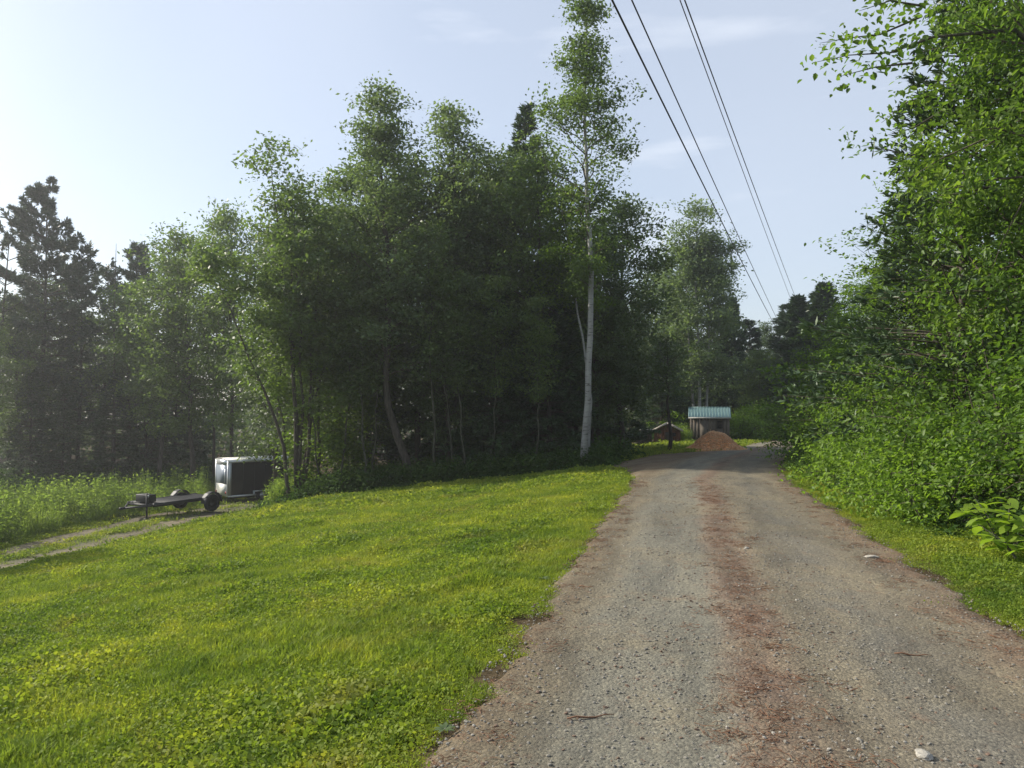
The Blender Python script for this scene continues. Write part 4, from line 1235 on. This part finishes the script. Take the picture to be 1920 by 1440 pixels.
for k in range(5): MB().box((0, 0, 0), (Wp / 5 - .02, .03, hp - .1)).obj('board', M['bark'], pen, loc=(k * Wp / 5, 0, 0))
MB().box((-.03, -.03, hp - .095), (Wp + .0, .08, hp)).obj('rail', M['trimw'], pen)
MB().box((0, .08, 0), (Wp, 1.0, hp - .12)).obj('back', M['bark'], pen)

# ------------------------------------------------------------------ mound of wood chips
M['chips'] = plain_mat('wood_chips', (.62, .29, .12), .95, var=.5, scale=9, bump=.9)
M['chip2'] = plain_mat('pale_chips', (.66, .40, .22), .95, var=.3, scale=20)
pxc, pyc = px(1341, 33.5), 33.5
vs, qs = [], []
NR, NA = 16, 48
def mound(a, r):
    rr = 1.32 * (1 + .10 * math.sin(a * 2 + .7) + .05 * math.sin(a * 5))
    h_ = (1 - r) ** 1.15 * .88 * (1 - .25 * r) + .05 * mnoise.noise(Vector((r * math.cos(a) * 3.2, r * math.sin(a) * 3.2, 1))) * (1 - r)
    x, y = math.cos(a) * r * rr * 1.05, math.sin(a) * r * rr
    h_ = .84 * (1 / (1 + math.exp((r - .52) * 6.5))) / (1 / (1 + math.exp(-.52 * 6.5))) - .035 + .10 * mnoise.noise(Vector((x * 2.2, y * 2.2, 1))) * (1 - r)
    return x, y, h_
for i in range(NR + 1):
    for k in range(NA):
        x, y, h_ = mound(2 * PI * k / NA, i / NR); vs.append((x, y, h_ if i < NR else -.1))
for i in range(NR):
    for k in range(NA): qs.append((i * NA + k, i * NA + (k + 1) % NA, (i + 1) * NA + (k + 1) % NA, (i + 1) * NA + k))
pz = height(pxc, pyc)
pile = add('wood_chip_pile', None, loc=(pxc, pyc, pz), label='orange-brown mound of wood chips heaped in front of the shed', category='pile')
add('heap', np_mesh('heap', vs, qs, None, [M['chips']], True), pile)
rng = np.random.default_rng(3); mb = MB()
for k in range(2600):
    a = rng.uniform(0, 6.28); r = rng.uniform(.02, 1.08) ** .7; x, y, h_ = mound(a, min(r, .99)); 
    if r > 1: h_ = 0
    x *= max(1, r); y *= max(1, r)
    m = Matrix.Translation((x, y, max(h_, 0) + .01)) @ Euler((rng.uniform(-.8, .8), rng.uniform(-.8, .8), rng.uniform(0, 6.28))).to_matrix().to_4x4()
    l = rng.uniform(.02, .05); mb.box((-l, -.018, -.006), (l, .018, .008), m)
mb.obj('chips', M['chip2'], pile, kind='stuff')

# ------------------------------------------------------------------ trailers
M['alu'] = plain_mat('aluminium', (.62, .64, .66), .35, .6, .06, 2)
M['tblack'] = plain_mat('black_panel', (.022, .022, .024), .25, 0, .1, 1)
M['tgrey'] = plain_mat('grey_blue_panel', (.24, .28, .34), .4, .2, .06, 1)
M['twhite'] = plain_mat('cream_panel', (.62, .62, .56), .5, 0, .06, 1)
M['rubber'] = plain_mat('rubber', (.022, .022, .023), .85)
M['steel'] = plain_mat('black_steel', (.022, .022, .026), .6, 0, .2, 3)

def wheel(parent, loc, r, w, axis_rot, rim='alu'):
    """wheel whose axle lies along local Y"""
    prof = [(r * .56, -w / 2), (r * .86, -w / 2), (r * .97, -w * .38), (r, -w * .2), (r, w * .2), (r * .97, w * .38), (r * .86, w / 2), (r * .56, w / 2)]
    n = 24; vs = []; qs = []
    for (a, b) in prof:
        for k in range(n): vs.append((math.cos(2 * PI * k / n) * a, b, math.sin(2 * PI * k / n) * a))
    for i in range(len(prof)):
        j = (i + 1) % len(prof)
        for k in range(n): qs.append((i * n + k, j * n + k, j * n + (k + 1) % n, i * n + (k + 1) % n))
    wo = add('wheel', np_mesh('tyre', vs, qs, None, [M['rubber']], True), parent, loc=loc, rot=(0, 0, axis_rot))
    m = MB(); m.tube([(0, -w * .3, 0), (0, w * .3, 0)], r * .56, 20); m.tube([(0, -w * .42, 0), (0, w * .42, 0)], r * .18, 12)
    m.obj('rim', M[rim], wo)
    return wo

# enclosed trailer: near corner at pixel 430; local x runs along its side, local y across it
d0 = 36.6; cx_, cy_ = px(430, d0), d0
zt = height(cx_, cy_)
th = R(43)
tr = add('cargo_trailer', None, loc=(cx_, cy_, zt), rot=(0, 0, th), label='black enclosed cargo trailer with a bright metal roof and pale end, parked by the trees', category='trailer')
Lt, Wt, z0, z1 = 3.1, 1.5, .34, 2.02
MB().box((0, 0, z0), (Lt, Wt, z1)).obj('body', M['tblack'], tr, bevel=.03)
rf = MB(); n = 8
for k in range(n + 1):
    y = -.03 + (Wt + .06) * k / n; z = z1 + .012 + .09 * math.sin(PI * k / n) ** .7
    rf.v += [(-.04, y, z), (Lt + .04, y, z), (-.04, y, z - .03), (Lt + .04, y, z - .03)]
for k in range(n):
    a, b = k * 4, k * 4 + 4
    rf.q += [(a, a + 1, b + 1, b), (a + 2, b + 2, b + 3, a + 3), (a, b, b + 2, a + 2), (a + 1, a + 3, b + 3, b + 1)]
rf.q += [(0, 2, 3, 1), (n * 4, n * 4 + 1, n * 4 + 3, n * 4 + 2)]
rf.obj('roof', M['twhite'], tr)
MB().box((-.02, -.035, z1 - .10), (Lt + .02, -.002, z1 + .01)).obj('roof_rail', M['alu'], tr)
MB().box((-.02, -.03, z0 - .06), (Lt + .02, -.002, z0 + .02)).obj('side_rail', M['alu'], tr)
for y0_ in (0, Wt - .10): MB().box((-.035, y0_, z0 - .04), (-.002, y0_ + .10, z1 + .02)).obj('corner_post', M['alu'], tr)
MB().box((.0, -.034, z0 + .022), (.13, -.003, z1 - .102)).obj('corner_post', M['alu'], tr)
MB().box((-.033, .102, z1 - .22), (-.004, Wt - .102, z1 + .03)).obj('header', M['alu'], tr)
dr = MB().box((-.026, .105, z0 + .55), (-.003, Wt - .105, z1 - .225)).obj('rear_door', M['tgrey'], tr)
MB().box((-.05, .3, z0 + .62), (-.028, .36, z1 - .4)).obj('handle', M['alu'], dr)
MB().box((-.031, .105, z0 - .03), (-.004, Wt - .105, z0 + .546)).obj('lower_panel', M['twhite'], tr)
for k in range(5): MB().box((.72 + k * .55, -.008, z0 + .03), (.74 + k * .55, -.0015, z1 - .11)).obj('seam', M['steel'], tr)
MB().box((1.2, -.16, .48), (2.1, -.01, .52)).box((1.2, -.16, .30), (1.24, -.01, .478)).box((2.06, -.16, .30), (2.10, -.01, .478)).obj('fender', M['alu'], tr)
wheel(tr, (1.65, -.06, .29), .29, .17, 0); wheel(tr, (1.65, Wt + .06, .29), .29, .17, 0)
MB().box((.02, .06, z0 - .12), (Lt, .14, z0 - .065)).box((.02, Wt - .14, z0 - .12), (Lt, Wt - .06, z0 - .065)).box((Lt, Wt / 2 - .05, z0 - .1), (Lt + 1.1, Wt / 2 + .05, z0)).obj('chassis', M['steel'], tr)
for yy in (.16, Wt - .2): MB().box((-.055, yy, z0 + .10), (-.033, yy + .08, z0 + .2)).obj('tail_light', plain_mat('red_lens', (.35, .02, .02), .3), tr)

# flat utility trailer in front of it
f0 = Vector((px(292, 28.2), 28.2)); f1 = Vector((px(418, 31.0), 31.0))
ang = math.atan2(f1.y - f0.y, f1.x - f0.x); Lf = (f1 - f0).length
ft = add('flatbed_trailer', None, loc=(f0.x, f0.y, height(f0.x, f0.y)), rot=(0, 0, ang), label='low black flatbed trailer on the dirt track, its tongue pointing left', category='trailer')
Wf = 1.5; dz = .44
fm = MB()
for y_ in (0, Wf - .08): fm.box((0, y_, dz), (Lf, y_ + .08, dz + .13))
for k in range(6): fm.box((k * (Lf - .08) / 5, .082, dz + .01), (k * (Lf - .08) / 5 + .07, Wf - .082, dz + .08))
fm.obj('frame', M['steel'], ft)
nd = 8; pw = (Wf - .18) / nd
pm = MB().box((.05, 0, dz + .082), (Lf * .96, pw - .012, dz + .115)).mesh('plank', M['board'])
pm_dark = pm; pm_dark.materials[0] = M['steel']
for k in range(nd): add('plank', pm_dark, ft, loc=(0, .09 + k * pw, 0))
MB().tube([(0, .05, dz + .05), (-.65, Wf / 2, dz)], .04, 6).tube([(0, Wf - .05, dz + .05), (-.65, Wf / 2, dz)], .04, 6).tube([(-.6, Wf / 2, dz), (-.85, Wf / 2, dz)], .05, 8).obj('tongue', M['steel'], ft)
MB().tube([(-.12, Wf / 2 - .5, .02), (-.12, Wf / 2 - .5, .95)], .035, 8).box((-.20, Wf / 2 - .58, 0), (-.04, Wf / 2 - .42, .03)).tube([(-.12, Wf / 2 - .5, .93), (-.12, Wf / 2 - .72, .93)], .015, 6).obj('jack', M['steel'], ft)
bxm = MB().box((.02, .35, dz + .14), (.36, Wf - .45, dz + .42)).obj('tool_box', M['steel'], ft, bevel=.02)
MB().box((.0, .3, dz + .34), (.018, .4, dz + .42)).obj('latch', M['alu'], bxm)
for y_, sg in ((-.14, -1), (Wf + .14, 1)):
    wheel(ft, (Lf * .80, y_, .33), .33, .22, 0, 'steel')
    fd = MB()
    for k in range(6):
        a0, a1 = PI * k / 6, PI * (k + 1) / 6; r = .42
        x0f, z0f, x1f, z1f = Lf * .80 + r * math.cos(a0), .34 + r * math.sin(a0), Lf * .80 + r * math.cos(a1), .34 + r * math.sin(a1)
        b = len(fd.v); fd.v += [(x0f, y_ - .14, z0f), (x1f, y_ - .14, z1f), (x1f, y_ + .14, z1f), (x0f, y_ + .14, z0f)]
        fd.v += [(x0f * 1.0, y_ - .14, z0f + .015), (x1f, y_ - .14, z1f + .015), (x1f, y_ + .14, z1f + .015), (x0f, y_ + .14, z0f + .015)]
        fd.q += [(b, b + 1, b + 2, b + 3), (b + 4, b + 7, b + 6, b + 5), (b, b + 4, b + 5, b + 1), (b + 3, b + 2, b + 6, b + 7)]
    fd.obj('fender', M['steel'], ft)

# ------------------------------------------------------------------ power line
M['cable'] = plain_mat('cable', (.03, .03, .032), .6)
ux, uy = px(1511, 66), 66.0
uz = height(ux, uy)
top = zat(592, 66)
pole = add('utility_pole', None, loc=(ux, uy, uz), label='wooden utility pole half hidden by the conifers where the wires end', category='pole')
MB().tube([(0, 0, -.5), (0, 0, top - uz + .6)], [.17, .12], 12).obj('post', M['trimw'], pole, smooth=True)
an = math.atan2(46, 17) - PI / 2
ca, sa = math.cos(an), math.sin(an)
mt = Matrix.Rotation(an, 4, 'Z')
MB().box((-1.25, -.18, top - uz), (1.25, -.07, top - uz + .12), mt).obj('crossarm', M['board'], pole)
def wire(pix_top, z_near, attach, label, r, sag):
    d1 = (z_near - EYE) * F / (762 + 2 - pix_top[1]); A = Vector((px(pix_top[0], d1), d1, z_near)); B = Vector(attach)
    A2 = A + (A - B) * .32
    pts = []
    for k in range(41):
        t = k / 40; p = A2.lerp(B, t); p.z -= sag * 4 * t * (1 - t); pts.append(p)
    # keep the wire through A despite the sag
    tA = .32 / 1.32; off = sag * 4 * tA * (1 - tA)
    for k, p in enumerate(pts): p.z += off * (1 - k / 40) / (1 - tA)
    mb = MB().tube([p - B for p in pts], r, 6)
    mb.obj('power_line', M['cable'], loc=B, smooth=True, label=label, category='wire', group='overhead wires')
za = top
wire((1155, 0), 7.6, (px(1466, 66), 66, zat(632, 66)), 'thickest overhead wire, leftmost of the four', .017, .25)
wire((1192, 0), 7.8, (px(1470, 66), 66, zat(622, 66)), 'overhead wire, second of the four from the birch side', .013, .2)
wire((1283, 0), 8.6, (px(1496, 66), 66, zat(590, 66)), 'thin overhead wire, left one of the right-hand pair', .010, .15)
wire((1292, 0), 8.7, (px(1506, 66), 66, zat(590, 66)), 'overhead wire, rightmost of the four', .013, .15)
for a in (-.3, .35, 1.0, -1.1):
    MB().tube([(a * ca, a * sa - .12, top - uz + .12), (a * ca, a * sa - .12, top - uz + .26)], .035, 8).obj('insulator', M['trimw'], pole)

# ------------------------------------------------------------------ haze volume, added to imitate veiling in the lens and lift dark interiors
hm, hn, hl, ho = new_mat('lens_glare')
pv = hn.new('ShaderNodeVolumePrincipled')
pv.inputs['Color'].default_value = (.93, .96, 1.0, 1)
pv.inputs['Density'].default_value = .0010
pv.inputs['Anisotropy'].default_value = .55
hl.new(pv.outputs[0], ho.inputs['Volume'])
hb_ = MB().box((-300, -110, -8), (300, 300, 24))
hb_.obj('glare', hm, kind='stuff', label='thin pale haze added to imitate veiling in the lens', category='glare')
